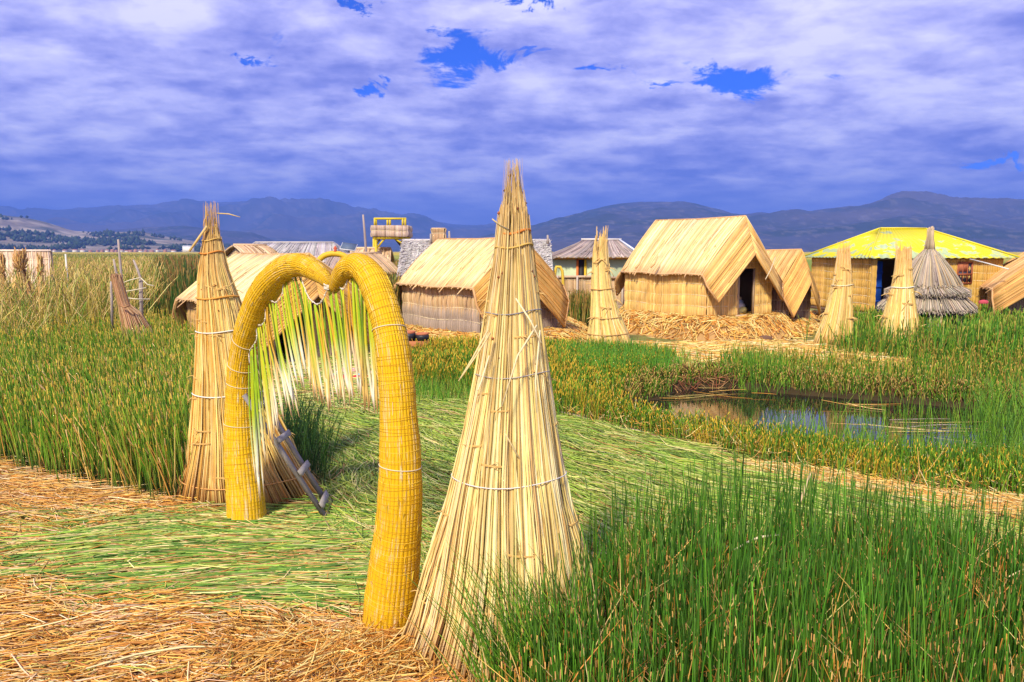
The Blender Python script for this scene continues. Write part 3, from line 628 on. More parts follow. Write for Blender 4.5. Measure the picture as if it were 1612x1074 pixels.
# ------------------------------------------------------------------ ladder leaning on the left cone
LCOL = (.24, .215, .19)
b1, b2 = G(518, 823), G(523, 806); b1[2] = b2[2] = .0
t1 = inplane(416, 669, b1, b1 + A(1, .14, 0)); t2 = inplane(432, 660, b2, b2 + A(1, .14, 0))
t1 = b1 + (t1 - b1) * 1.30; t2 = b2 + (t2 - b2) * 1.30
lad = thing('wooden_ladder', (b1 + b2) / 2, 'grey wooden ladder leaning against the left straw cone', 'ladder')
MB().beam(b1, t1, .03, .055, LCOL, (0, 1, .2)).build('rail', M_WOOD, lad, smooth=False); MB().beam(b2, t2, .03, .055, LCOL, (0, 1, .2)).build('rail', M_WOOD, lad, smooth=False)
for k, f in enumerate((.17, .50, .83, 1.16)):
    f = f / 1.3; a = b1 + (t1 - b1) * f; c_ = b2 + (t2 - b2) * f; e = (c_ - a) * .14; up = np.cross(t1 - b1, c_ - a); up = up / np.linalg.norm(up) * .042; up = up * (1 if up[2] > 0 else -1)
    MB().beam(a - e + up, c_ + e + up, .06, .024, (.33, .30, .265), tuple(up)).build('rung', M_WOOD, lad, smooth=False)

# ------------------------------------------------------------------ huts
def ruled(mb, Aed, Bed, r, cols, K=6, bow=0.0, th=.05, under=(.36, .22, .08), seams=0, jit=.02, sides=4, tiplen=.05, endcol=None):
    """straw laid side by side from edge A to edge B over a thick mat"""
    Aed = np.asarray(Aed, float); Bed = np.asarray(Bed, float)
    def samp(E, t):
        d = np.concatenate([[0], np.cumsum(np.linalg.norm(np.diff(E, axis=0), axis=1))]); d /= d[-1]
        return np.stack([np.interp(t, d, E[:, k]) for k in range(3)], -1)
    LA = np.linalg.norm(np.diff(Bed, axis=0), axis=1).sum(); LB = np.linalg.norm(np.diff(Aed, axis=0), axis=1).sum(); n = int(max(LA, LB) / (r * 1.55)) + 2
    t = np.clip(np.linspace(0, 1, n) + rng.normal(0, .15 / n, n), 0, 1); a = samp(Aed, t); c = samp(Bed, t)
    mid = (Aed[0] + Bed[-1]) / 2; nn = np.cross(Aed[-1] - Aed[0] + 1e-6, Bed[len(Bed) // 2] - Aed[len(Aed) // 2]); nn /= np.linalg.norm(nn) + 1e-9
    if nn[2] < 0: nn = -nn
    s = np.linspace(0, 1, K); e = rng.normal(0, tiplen, n) * (1 + 2.5 * (rng.random(n) < .08)); dirv = (c - a) / (np.linalg.norm(c - a, axis=1, keepdims=True) + 1e-9); c2 = c + dirv * np.maximum(e, -.02)[:, None]
    P = a[:, None] * (1 - s)[None, :, None] + c2[:, None] * s[None, :, None]
    bw = np.sin(s * math.pi) * bow; P = P + nn * (bw[None, :, None] + rng.normal(0, r * .35, (n, 1, 1)))
    C = pal(n, cols, .10); lf = 1 + (fbm(np.arange(n) * .16, np.zeros(n) + rng.uniform(0, 9), 4) - .5) * .8; C = C * lf[:, None]
    C = np.repeat(C[:, None], K, 1)
    if endcol is not None: C[:, -1] = lerp(C[:, -1], np.asarray(endcol), .6)
    mb.tubes(P, r * rng.uniform(.85, 1.2, n), C, sides)
    ne = max(4, n // 3); ie = rng.integers(0, n, ne); ke = rng.integers(0, max(1, n // 25) + 1, ne) * rng.choice([-1, 1], ne); s0 = rng.uniform(0, .6, ne); s1 = np.minimum(1, s0 + rng.uniform(.2, .6, ne)); i2 = np.clip(ie + ke, 0, n - 1)
    Pe = np.stack([a[ie] * (1 - s0)[:, None] + c[ie] * s0[:, None] + nn * (r * .9 + np.sin(s0 * math.pi)[:, None] * bow), a[i2] * (1 - s1)[:, None] + c[i2] * s1[:, None] + nn * (r * 1.2 + np.sin(s1 * math.pi)[:, None] * bow)], 1)
    mb.tubes(Pe, r * .55, np.repeat((C[ie, 0] * rng.uniform(.6, 1.2, (ne, 1)))[:, None], 2, 1), 3)
    tg = np.linspace(0, 1, 10); ag = samp(Aed, tg); cg = samp(Bed, tg); sg = np.linspace(0, 1, 6)
    Pg = ag[:, None] * (1 - sg)[None, :, None] + cg[:, None] * sg[None, :, None] + nn * (np.sin(sg * math.pi) * bow)[None, :, None] - nn * r * .3
    mb.slab(Pg - nn * th, -th if np.cross(Pg[1, 0] - Pg[0, 0], Pg[0, 1] - Pg[0, 0]) @ nn > 0 else th, under)
def matwall(mb, p, q, z0, ztop, r, cols, seam=.33, low=None, gap=None, under=(.3, .2, .09), lowcol=None, bul=.035, outward=None):
    """upright reeds side by side from p to q, pinched at the stitched seams; ztop may be a function of the fraction along"""
    p = np.asarray(p, float); q = np.asarray(q, float); L = np.linalg.norm(q - p); d = (q - p) / L; o = np.cross(d, A(0, 0, 1)) if outward is None else outward
    n = int(L / (r * 1.6)) + 1; f = (np.arange(n) + .5) / n; zt = np.array([ztop(x_) if callable(ztop) else ztop for x_ in f])
    wav = .03 * np.sin(f * L * 2.2 + 1)
    zb = np.full(n, z0, float) + wav * .5
    if gap is not None:
        ing = (f > gap[0]) & (f < gap[1]); zb = np.where(ing, gap[2], zb)
    ok = zt - zb > .08; f, zt, zb, wav = f[ok], zt[ok], zb[ok], wav[ok]; n = len(f)
    K = 27; s = np.linspace(0, 1, K); z = zb[:, None] + (zt - zb)[:, None] * s[None]
    ph = (z - z0 - wav[:, None]) / seam; b_ = bul * np.abs(np.sin(ph * math.pi)) ** .6
    P = (p[None] + d[None] * (f * L)[:, None])[:, None] * A(1, 1, 0) + o * (b_ + rng.normal(0, r * .3, (n, 1)))[..., None]; P[..., 2] = z
    C = pal(n, cols, .09); C = C * (1 + (fbm(np.arange(n) * .07, np.zeros(n) + rng.uniform(0, 9), 3) - .5) * .35)[:, None]; C = np.repeat(C[:, None], K, 1)
    if lowcol is not None:
        g = np.clip((low - (z - z0) + rng.normal(0, .08, (n, 1))) / .22, 0, 1)[..., None]; C = lerp(C, np.asarray(lowcol) * rng.uniform(.8, 1.2, (n, 1, 1)), g)
    mb.tubes(P, r, C, 4)
    # backing panel (split round the opening)
    segs = [(0, 1, z0)] if gap is None else [(0, gap[0], z0), (gap[0], gap[1], gap[2]), (gap[1], 1, z0)]
    for a, c_, zb_ in segs:
        if c_ - a < .01: continue
        fs = np.linspace(a, c_, 7); Pg = np.empty((7, 2, 3))
        for i, x_ in enumerate(fs):
            zz = ztop(x_) if callable(ztop) else ztop; b0 = p + d * L * x_ - o * .01; Pg[i, 0] = (*b0[:2], min(zb_, zz - .01)); Pg[i, 1] = (*b0[:2], zz)
        nn = np.cross(Pg[1, 0] - Pg[0, 0], Pg[0, 1] - Pg[0, 0]); mb.slab(Pg, .03 if nn @ o > 0 else -.03, under)
    # stitched cord along every seam
    if not callable(ztop) or True:
        k = 1
        while z0 + k * seam < zt.max() - .05:
            fs = np.linspace(0, 1, 30); zz = z0 + k * seam + .03 * np.sin(fs * L * 2.2 + 1)
            lim = np.array([ztop(x_) if callable(ztop) else ztop for x_ in fs]); okk = (zz < lim - .04)
            if gap is not None: okk &= ~((fs > gap[0]) & (fs < gap[1]) & (zz < gap[2]))
            pts = p[None] + d[None] * (fs * L)[:, None] + o * (r * 1.15); pts[:, 2] = zz; run = []
            for i in range(31):
                if i < 30 and okk[i]: run.append(pts[i])
                else:
                    if len(run) > 2: mb.pipe(run, .010, (.84, .72, .46), 4)
                    run = []
            k += 1
def hut(label, c0, z0, ang, W, L, he, hr, wallc, roofc, fwd=.85, drop=1.1, tipdrop=.85, ov=.22, r=.017, door=None, seam=.34, low=None, lowcol=None, doorcols=None, group='reed huts with folded mat roofs', name='reed_hut', flapc=None, backflap=True, mound=0.0, tipin=.0):
    """gable hut: c0 = front left foot of the wall, ang = direction of the gable wall, body runs back"""
    ex, ey = frame_of(ang); Zv = A(0, 0, 1); c0 = A(c0[0], c0[1], 0)
    Pt = lambda a, b_, z: c0 + ex * a + ey * b_ + Zv * (z0 + z)
    root = thing(name, Pt(W / 2, L / 2, 0), label, 'hut', group)
    flapc = flapc or roofc
    slope = lambda x_: he + (hr - he) * (1 - abs(2 * x_ - 1)) - .05
    # walls
    mb = MB(); matwall(mb, Pt(0, L, 0), Pt(0, 0, 0), z0, z0 + he, r, wallc, seam, low, None, lowcol=lowcol, outward=-ex); mb.build('side_wall', M_THATCH, root)
    mb = MB(); matwall(mb, Pt(W, 0, 0), Pt(W, L, 0), z0, z0 + he, r, wallc, seam, low, None, lowcol=lowcol, outward=ex); mb.build('side_wall', M_THATCH, root)
    g = None if door is None else (door[0], door[1], z0 + door[2])
    mb = MB(); matwall(mb, Pt(0, 0, 0), Pt(W, 0, 0), z0, lambda x_: z0 + slope(x_), r, wallc, seam, low, g, lowcol=lowcol, outward=-ey); mb.build('gable_wall', M_THATCH, root)
    mb = MB(); matwall(mb, Pt(W, L, 0), Pt(0, L, 0), z0, lambda x_: z0 + slope(x_), r, wallc, seam, low, None, lowcol=lowcol, outward=ey); mb.build('gable_wall', M_THATCH, root)
    mb = MB(); mb.box(Pt(W / 2, L / 2, -.04), (W / 2 + .08, L / 2 + .08, .035), (.36, .24, .13), [ex, ey, Zv]); mb.build('floor', M_WOOD, root, smooth=False)
    if door is not None:
        fr = MB(); a, b_ = door[0] * W, door[1] * W
        fc = (.50, .36, .22)
        fr.beam(Pt(a, -.03, 0), Pt(a, -.03, door[2]), .05, .05, fc, ey); fr.beam(Pt(b_, -.03, 0), Pt(b_, -.03, door[2]), .05, .05, fc, ey); fr.beam(Pt(a - .1, -.05, .02), Pt(b_ + .1, -.05, .02), .08, .09, fc)
        fr.build('door_frame', M_WOOD, root, smooth=False)
    # roof mats
    ov2 = ov; ze = he - ov2 * (hr - he) / (W / 2)
    R0 = Pt(W / 2, -.12, hr + .06); R1 = Pt(W / 2, L + .12, hr + .06)
    Af = Pt(W / 2, -fwd, hr - drop); Ab = Pt(W / 2, L + fwd, hr - drop)
    def side(sx, nm='roof'):
        e = W / 2 + sx * (W / 2 + ov2)
        E0 = Pt(e, .0, ze + .06); E1 = Pt(e, L - .0, ze + .06)
        n_ = 7; sagx = [Pt(e + sx * .03 * math.sin(k * 2.1), L * k / n_, ze + .06 + .025 * math.sin(k * 1.7 + sx)) for k in range(n_ + 1)]
        mb = MB(); ruled(mb, [R0, lerp(R0, R1, .5) + Zv * -.03, R1], [E0] + sagx[1:-1] + [E1], r, roofc, bow=.05, tiplen=.04, endcol=(.70, .42, .22))
        # rolled edge of the mat
        mb.pipe(np.array([E0] + sagx[1:-1] + [E1]) + Zv * .01, .028, (.66, .42, .20), 6)
        mb.build(nm, M_THATCH, root)
        for (Rr, Ap, Ec, yy, sg) in ((R0, Af, E0, -fwd, 1), (R1, Ab, E1, L + fwd, -1)):
            if sg < 0 and not backflap: continue
            yt = yy * .82 if sg > 0 else L + fwd * .82
            Tp = Pt(e - sx * tipin, yt, ze + .06 - tipdrop)
            mid = Pt(e + sx * .04, (0 + yt) / 2 if sg > 0 else (L + yt) / 2, ze + .06 - tipdrop * .38)
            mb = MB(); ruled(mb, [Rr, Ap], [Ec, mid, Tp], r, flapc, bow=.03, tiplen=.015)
            mb.pipe([Ec, lerp(Ec, mid, .5) + Zv * .03, mid, Tp], .032, (.62, .36, .15), 6)
            mb.pipe([Tp, lerp(Tp, Ap, .5), Ap], .036, (.66, .38, .12), 6); mb.build('roof_flap', M_THATCH, root)
    side(-1); side(1)
    MB().pipe([R1, lerp(R0, R1, .5) - Zv * .03, R0], .03, (.60, .35, .15), 7).build('ridge', M_THATCH, root)
    return root, Pt
C_WALL = [(.80, .52, .16), (.74, .46, .13), (.85, .59, .21)]
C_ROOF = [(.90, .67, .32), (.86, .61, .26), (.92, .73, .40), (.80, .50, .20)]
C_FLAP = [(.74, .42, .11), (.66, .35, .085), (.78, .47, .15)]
# hut C
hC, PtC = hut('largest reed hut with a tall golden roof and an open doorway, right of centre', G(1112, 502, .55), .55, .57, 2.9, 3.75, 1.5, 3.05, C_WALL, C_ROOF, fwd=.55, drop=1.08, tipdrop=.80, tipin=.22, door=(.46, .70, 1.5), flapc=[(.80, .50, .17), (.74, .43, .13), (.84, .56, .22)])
# what one sees through the doorway
bd = thing('bedding', PtC(1.6, .9, 0), 'dark red blanket and pale bedding inside the doorway of the largest hut', 'bedding')
mb = MB(); gxx, gzz = np.meshgrid(np.linspace(1.0, 2.3, 14), np.linspace(.5, 1.9, 14), indexing='ij')
Pg = np.array([[PtC(gxx[i, j], .75 + .08 * math.sin(gxx[i, j] * 17) + .05 * math.sin(j), gzz[i, j]) for j in range(14)] for i in range(14)]); mb.slab(Pg, .02, (.42, .03, .10)); mb.build('blanket', M_CLOTH, bd)
mb = MB()
for k in range(4):
    a = np.linspace(0, math.pi, 7); mb.pipe([PtC(1.2 + t_ * .9, .38 + .06 * k, .14 + .12 * k + .03 * math.sin(t_ * 9)) for t_ in np.linspace(0, 1, 8)], .12 - .015 * k, [(.75, .62, .2), (.8, .74, .6), (.35, .42, .5), (.75, .6, .3)][k], 9)
mb.build('bedroll', M_CLOTH, bd)
# patches and loose rolls along the eave of hut C
for u, v in ((987, 420), (1006, 417), (1030, 416), (1082, 420)):
    p = D(u, v - 1, 25.3); MB().pipe([p + A(-.12, -.05, -.12), p, p + A(.13, .1, .25)], [.03, .035, .02], (.76, .48, .2), 6).build('patch_roll', M_THATCH, hC)
MB().pipe([D(1221, 405, 24.0), D(1213, 425, 23.5), D(1205, 440, 23.2)], .012, (.8, .66, .4), 5).build('rope', M_CORD, hC)
# hut B
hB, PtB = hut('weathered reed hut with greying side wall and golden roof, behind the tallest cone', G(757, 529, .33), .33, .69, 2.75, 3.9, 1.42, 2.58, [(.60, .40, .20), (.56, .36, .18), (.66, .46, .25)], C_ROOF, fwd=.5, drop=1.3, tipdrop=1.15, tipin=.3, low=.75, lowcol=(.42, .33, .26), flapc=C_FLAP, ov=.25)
# hut A
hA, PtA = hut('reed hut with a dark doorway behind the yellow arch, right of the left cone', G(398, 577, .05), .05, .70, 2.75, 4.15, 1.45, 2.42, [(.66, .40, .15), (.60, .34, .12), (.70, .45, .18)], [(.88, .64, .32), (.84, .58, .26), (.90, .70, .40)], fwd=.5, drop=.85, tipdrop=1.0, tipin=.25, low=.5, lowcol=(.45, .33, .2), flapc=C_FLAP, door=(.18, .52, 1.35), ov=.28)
# hut D
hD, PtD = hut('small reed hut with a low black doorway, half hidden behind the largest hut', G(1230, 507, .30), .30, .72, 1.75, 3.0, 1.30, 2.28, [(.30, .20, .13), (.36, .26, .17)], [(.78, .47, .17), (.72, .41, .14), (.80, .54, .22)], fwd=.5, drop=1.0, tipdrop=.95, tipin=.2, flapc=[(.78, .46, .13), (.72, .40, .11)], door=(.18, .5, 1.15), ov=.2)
# hut G (cut by the right edge)
hG, PtG = hut('reed hut with an orange mat roof cut by the right edge of the photo', G(1573, 505, .35), .35, -.38, 2.6, 3.4, 1.15, 2.2, [(.60, .42, .22), (.52, .38, .22)], [(.76, .45, .17), (.70, .39, .13), (.80, .50, .22)], fwd=.8, drop=.75, tipdrop=.75, ov=.25, flapc=[(.76, .44, .14), (.70, .38, .11)])

# ------------------------------------------------------------------ straw mounds under the huts
def mound(label, pts, h, n, px_=True):
    P = poly(pts); cen = P.mean(0); lo, hi = P.min(0) - .3, P.max(0) + .3
    hf = lambda x_, y_: h * np.clip(pdist(x_, y_, P) / .55, 0, 1) ** .7 * inpoly(x_, y_, P) * (.85 + .3 * fbm(np.asarray(x_) * 2, np.asarray(y_) * 2)) + gh(x_, y_) * 1.0
    gx_, gy_ = np.meshgrid(np.linspace(lo[0], hi[0], 60), np.linspace(lo[1], hi[1], 60), indexing='ij'); z_ = hf(gx_, gy_) - .01
    I, J = gx_.shape; ix = np.arange(I * J).reshape(I, J); F = np.stack([ix[:-1, :-1], ix[1:, :-1], ix[1:, 1:], ix[:-1, 1:]], -1).reshape(-1, 4)
    mb = MB(); mb.add(np.stack([gx_, gy_, z_ - .02], -1), F, (.46, .27, .09))
    xy = scatter(P, int(n * 1.7), 0); d = xy - cen; a = np.arctan2(d[:, 1], d[:, 0]) * 0 - math.pi / 2 + rng.normal(0, .9, len(xy))
    lying(mb, xy, rng.uniform(.25, .7, len(xy)), .0085, pal(len(xy), ORANGE + CREAM[:2], .2), a, .2, lift=.06, curve=.25, zf=hf, tilt=.12)
    o = mb.build('straw_mound', M_STRAW, loc=(*cen, 0)); tag(o, label, 'straw mound'); return o
mound('heaped straw mound carrying the largest hut', [(955, 534), (985, 527), (1060, 535), (1120, 542), (1200, 540), (1250, 535), (1262, 515), (1200, 488), (1000, 482), (960, 505)], .52, 5200)
mound('low straw heap below the grey-walled hut, beside the clay stove', [(640, 562), (700, 570), (770, 572), (900, 560), (920, 545), (930, 500), (760, 492), (610, 505), (600, 545)], .30, 5000)
mound('grey brown pile of old reeds before the small hut', [(1232, 538), (1262, 533), (1290, 520), (1285, 500), (1240, 498), (1225, 515)], .25, 900)

# ------------------------------------------------------------------ house with yellow metal roof
YC0 = 27.0; ang = math.radians(10); ex, ey = frame_of(ang); Zv = A(0, 0, 1); pc = D(1367, 480, YC0); pc[2] = 0
PtE = lambda a, b_, z: pc + ex * a + ey * b_ + Zv * z
HW, HD = 5.35, 4.0; zE = 2.36; z0 = .5
hE = thing('reed_walled_house', PtE(HW / 2, HD / 2, z0), 'long reed-walled house with a faded yellow metal hip roof', 'house')
EW = [(.70, .43, .10), (.64, .38, .08), (.75, .49, .14)]
mb = MB(); matwall(mb, PtE(.15, HD - .15, 0), PtE(.15, .15, 0), z0, zE - .02, .02, EW, .27, outward=-ex, bul=.03); mb.build('wall', M_THATCH, hE)
ZD = (.24 / 5.1, .80 / 5.1)
mb = MB(); matwall(mb, PtE(.15, .15, 0), PtE(HW - .15, .15, 0), z0, zE - .02, .02, EW, .27, gap=(.035, .175, zE - .06), outward=-ey, bul=.03); mb.build('wall', M_THATCH, hE)
mb = MB(); matwall(mb, PtE(HW - .15, .15, 0), PtE(HW - .15, HD - .15, 0), z0, zE - .02, .02, EW, .27, outward=ex); mb.build('wall', M_THATCH, hE)
mb = MB(); matwall(mb, PtE(HW - .15, HD - .15, 0), PtE(.15, HD - .15, 0), z0, zE - .02, .02, EW, .27, outward=ey); mb.build('wall', M_THATCH, hE)
mb = MB(); mb.box(PtE(HW / 2, HD / 2, z0 - .05), (HW / 2, HD / 2, .04), (.25, .16, .08), [ex, ey, Zv]); mb.build('floor', M_WOOD, hE, smooth=False)
dr = MB(); dr.box(PtE(.62, .75, z0 + .88), (.03, .30, .86), (.015, .08, .42), [ex * .3 + ey * .95, ey * .3 - ex * .95, Zv])
for k in range(3): dr.box(PtE(.62, .74, z0 + .35 + .5 * k), (.05, .31, .03), (.01, .05, .30), [ex * .3 + ey * .95, ey * .3 - ex * .95, Zv])
dr.build('door', M_PAINT, hE, smooth=False)
wn = MB(); wa, wb, wz0, wz1 = 3.42, 3.97, 1.48, 2.2
for a in (wa, wb): wn.beam(PtE(a, .105, wz0), PtE(a, .105, wz1), .05, .05, (.34, .10, .04), ey)
for zq in (wz0, wz1, (wz0 + wz1) / 2 - .05): wn.beam(PtE(wa, .10, zq), PtE(wb, .10, zq), .05, .05, (.34, .10, .04), (0, 0, 1))
for a in (wa + .19, wb - .18): wn.beam(PtE(a, .10, wz0), PtE(a, .10, wz1), .03, .03, (.34, .10, .04), ey)
wo = wn.build('window', M_PAINT, hE, smooth=False)
MB().box(PtE((wa + wb) / 2, .115, (wz0 + wz1) / 2), ((wb - wa) / 2, .008, (wz1 - wz0) / 2), (.05, .05, .08), [ex, ey, Zv]).build('pane', M_SOOT, wo, smooth=False)
MB().box(PtE((wa + wb) / 2 - .08, .10, wz1 - .16), (.2, .01, .15), (.45, .16, .08), [ex, ey, Zv]).build('curtain', M_CLOTH, wo, smooth=False)
# roof: corrugated sheets
m = bpy.data.materials.new('faded_yellow_metal'); m.use_nodes = True; t = m.node_tree; t.nodes.clear(); q = NB(t)
ob = nd(t, 'ShaderNodeTexCoord').outputs['Object']; n_ = q.noise(q.vm('MULTIPLY', ob, (1.3, 1.3, 3.0)), 1.4, 6, .6, .4)
oz = q.sep(ob)[2]
f = q.sstep(q.m('ADD', n_, q.m('MULTIPLY', q.m('SUBTRACT', 2.45, oz), .22)), .565, .62)
colr = q.mix(f, (.80, .70, .008), (.44, .54, .28))
p = nd(t, 'ShaderNodeBsdfPrincipled'); t.links.new(colr, p.inputs['Base Color']); p.inputs['Roughness'].default_value = .5
t.links.new(p.outputs[0], nd(t, 'ShaderNodeOutputMaterial').inputs[0]); M_YROOF = m
o_ = .12; zr = 3.40; rl0, rl1 = PtE(HW / 2 - 1.0, HD / 2, zr), PtE(HW / 2 + .85, HD / 2, zr)
cs = [PtE(-o_, -o_, zE), PtE(HW + .3, -o_, zE), PtE(HW + .3, HD + o_, zE), PtE(-o_, HD + o_, zE)]
def corr(A0, A1, B0, B1, name='roof_panel'):
    n = 80; s = np.linspace(0, 1, n); Pg = np.empty((n, 2, 3)); nn = np.cross(B1 - B0, A0 - B0); nn /= np.linalg.norm(nn); nn = nn if nn[2] > 0 else -nn
    for i, q_ in enumerate(s):
        wv = .012 * math.sin(i * math.pi / 2) + .012 * math.cos(i * math.pi / 2); Pg[i, 0] = lerp(B0, B1, q_) + nn * wv; Pg[i, 1] = lerp(A0, A1, q_) + nn * wv * .6
    mb = MB(); d_ = np.cross(Pg[1, 0] - Pg[0, 0], Pg[0, 1] - Pg[0, 0]) @ nn; mb.slab(Pg, .015 if d_ > 0 else -.015, (.7, .6, .05)); mb.build(name, M_YROOF, hE, smooth=False)
corr(rl0, rl1, cs[0], cs[1]); corr(rl0, rl0 + ex * .01, cs[0], cs[3]); corr(rl1, rl1 + ex * .01, cs[1], cs[2]); corr(rl0, rl1, cs[3], cs[2])
mb = MB()
for a, c_ in ((rl0, rl1), (rl0, cs[0]), (rl0, cs[3]), (rl1, cs[1]), (rl1, cs[2])): mb.pipe([a + Zv * .02, (a + c_) / 2 + Zv * .025, c_ + Zv * .02], .03, (.74, .64, .04), 6)
mb.build('ridge_cap', M_PAINT, hE)
MB().pipe([D(1527, 408, 26.9), D(1555, 415, 26), D(1588, 424, 25.2)], .022, (.75, .72, .6), 6).build('downpipe', M_PAINT, hE)

# ------------------------------------------------------------------ conical thatched hut with topknot
Yq = 23.2; pF = D(1457, 500, Yq); pF[2] = 0; hF = thing('conical_thatched_hut', pF, 'round hut of grey thatch with a tall topknot and ragged tiers', 'hut')
cF = pF + A(0, 0, 0)
def skirt(r0, z0_, r1, z1_, n, rr_, cols, nm, thick=.12, curve=0.0, shag=.05):
    mb = MB(); a = rng.uniform(0, 2 * math.pi, n); K = 5; s = np.linspace(0, 1, K); l0 = rng.uniform(0, .25, n); zj = rng.normal(0, shag, n)
    ss = l0[:, None] + (1 - l0[:, None]) * s[None]; rad_ = r0 + (r1 - r0) * (ss + curve * ss * (ss - 1)) + rng.uniform(-thick, .02, (n, 1)); z = z0_ + (z1_ - z0_) * ss + zj[:, None] * s[None]
    P = np.stack([cF[0] + rad_ * np.sin(a)[:, None], cF[1] + rad_ * np.cos(a)[:, None], z], -1); mb.tubes(P, rr_, np.repeat(pal(n, cols, .15)[:, None], K, 1), 3)
    pr = [(max(.01, r0 - thick), z0_)] + [(lerp(r0, r1, (x_ + curve * x_ * (x_ - 1))) - thick * .7, lerp(z0_, z1_, x_)) for x_ in (.25, .5, .75, 1)] + [(max(.02, r1 * .5), z1_ + .03)]
    mb.lathe(cF, pr, (.30, .23, .17), 28); return mb.build(nm, M_THATCH, hF)
zz = lambda v: D(1457, v, Yq)[2]; RR = lambda w_: w_ / 2 / FPX * Yq
GRY = [(.48, .40, .29), (.40, .34, .26), (.54, .45, .33), (.60, .44, .24), (.36, .30, .24)]
skirt(RR(13), zz(392), RR(96), zz(452), 1500, .012, GRY, 'roof_tier', .06, curve=-.25)
skirt(RR(60), zz(442), RR(122), zz(462), 1600, .010, GRY[:3], 'roof_tier', .10)
skirt(RR(84), zz(455), RR(140), zz(486), 1800, .011, GRY[:3], 'roof_tier', .12)
mb = MB(); nn_ = 150; a = rng.uniform(0, 6.28, nn_); q_ = rng.random(nn_) ** .5
K_ = [(zz(396), RR(15)), (zz(384), RR(13)), (zz(374), RR(9)), (zz(362), RR(9))]
P = np.stack([np.stack([cF[0] + q_ * r_ * np.sin(a), cF[1] + q_ * r_ * np.cos(a), np.full(nn_, z_) + (rng.normal(0, .04, nn_) if i == 3 else 0)], -1) for i, (z_, r_) in enumerate(K_)], 1)
mb.tubes(P, .012, np.repeat(pal(nn_, [(.5, .38, .24), (.56, .42, .26)], .15)[:, None], 4, 1), 4); mb.build('topknot', M_THATCH, hF)
for k in range(8):
    a = k * math.pi / 4 + .25; mb = MB(); n = 34; p = cF + A(math.sin(a), math.cos(a), 0) * RR(104); xy = rng.normal(0, .07, (n, 2)) + p[:2]
    P = np.stack([np.c_[xy + rng.normal(0, .01, (n, 2)), np.full(n, z_)] for z_ in (0, .5, zz(475))], 1); mb.tubes(P, .022, np.repeat(pal(n, GRY, .15)[:, None], 3, 1), 4); mb.build('post', M_THATCH, hF)

# ------------------------------------------------------------------ background buildings
def gable(name, label, cat, a_px, b_px, Y0, vr, ve, depth, roofc, wallc, rot=0.0, hip=0.0, mat=None, group=None, wallr=.03, base=0.0, roof_r=.035, lowcol=None):
    """hut seen side on: ridge runs left-right between pixel columns a_px..b_px"""
    pa, pb = D(a_px, ve, Y0), D(b_px, ve, Y0 + (b_px - a_px) / FPX * Y0 * math.tan(rot)); Wd = np.linalg.norm((pb - pa)[:2]); d = (pb - pa) * A(1, 1, 0); d /= np.linalg.norm(d); e = A(-d[1], d[0], 0)
    zev = pa[2]; zr_ = D((a_px + b_px) / 2, vr, Y0 + depth / 2)[2]; p0 = A(pa[0], pa[1], 0); Pt = lambda a, b_, z: p0 + d * a + e * b_ + A(0, 0, z)
    root = thing(name, Pt(Wd / 2, depth / 2, base), label, cat, group)
    fs = lambda x_: zev + (zr_ - zev) * (1 - abs(2 * x_ - 1)) - .06 if hip == 0 else zev
    o_ = .15
    for (p, q_, zt, ow) in ((Pt(o_, o_, 0), Pt(Wd - o_, o_, 0), zev, -e), (Pt(Wd - o_, o_, 0), Pt(Wd - o_, depth - o_, 0), fs, d), (Pt(Wd - o_, depth - o_, 0), Pt(o_, depth - o_, 0), zev, e), (Pt(o_, depth - o_, 0), Pt(o_, o_, 0), fs, -d)):
        mb = MB(); matwall(mb, p, q_, base, zt, wallr, wallc, .4, outward=ow, bul=.015, lowcol=lowcol, low=.6); mb.build('wall', M_THATCH, root)
    R0, R1 = Pt(hip * Wd, depth / 2, zr_), Pt(Wd - hip * Wd, depth / 2, zr_)
    for (E0, E1) in ((Pt(-.05, -.1, zev - .05), Pt(Wd + .05, -.1, zev - .05)), (Pt(-.05, depth + .1, zev - .05), Pt(Wd + .05, depth + .1, zev - .05))):
        mb = MB(); ruled(mb, [R0, R1], [E0, E1], roof_r, roofc, bow=.04, tiplen=.06); mb.build('roof', M_THATCH, root)
    if hip:
        for Rr, E0, E1 in ((R0, Pt(-.05, -.1, zev - .05), Pt(-.05, depth + .1, zev - .05)), (R1, Pt(Wd + .05, -.1, zev - .05), Pt(Wd + .05, depth + .1, zev - .05))):
            mb = MB(); ruled(mb, [Rr, Rr + e * .02], [E0, E1], roof_r, roofc, bow=.04); mb.build('roof', M_THATCH, root)
    MB().pipe([R0 + A(0, 0, .03), R1 + A(0, 0, .03)], .05, roofc[0], 6).build('ridge', M_THATCH, root)
    return root, Pt, Wd, zev, zr_
GW = [(.46, .42, .38), (.40, .37, .35), (.52, .48, .43)]
TAN = [(.66, .46, .25), (.60, .40, .21), (.72, .52, .30)]
gable('thatched_hut', 'long low hut with a grey thatched roof rising behind the arch hut', 'hut', 352, 530, 33, 383, 412, 4.5, GW, TAN, group=None, hip=.13)
gable('thatched_hut', 'small tan gabled hut set before the long grey roof', 'hut', 384, 438, 30, 387, 400, 3.0, TAN, TAN, rot=.5)
gable('thatched_hut', 'low tan hut under the yellow watchtower beside the solar panel', 'hut', 548, 612, 31, 392, 410, 3.5, [(.72, .52, .30), (.68, .48, .26)], TAN, rot=.1)
gable('thatched_hut', 'little greyish pink hut behind the small far arch', 'hut', 508, 552, 26.5, 402, 428, 2.5, [(.5, .38, .3), (.55, .42, .32)], [(.55, .38, .28), (.5, .35, .26)])
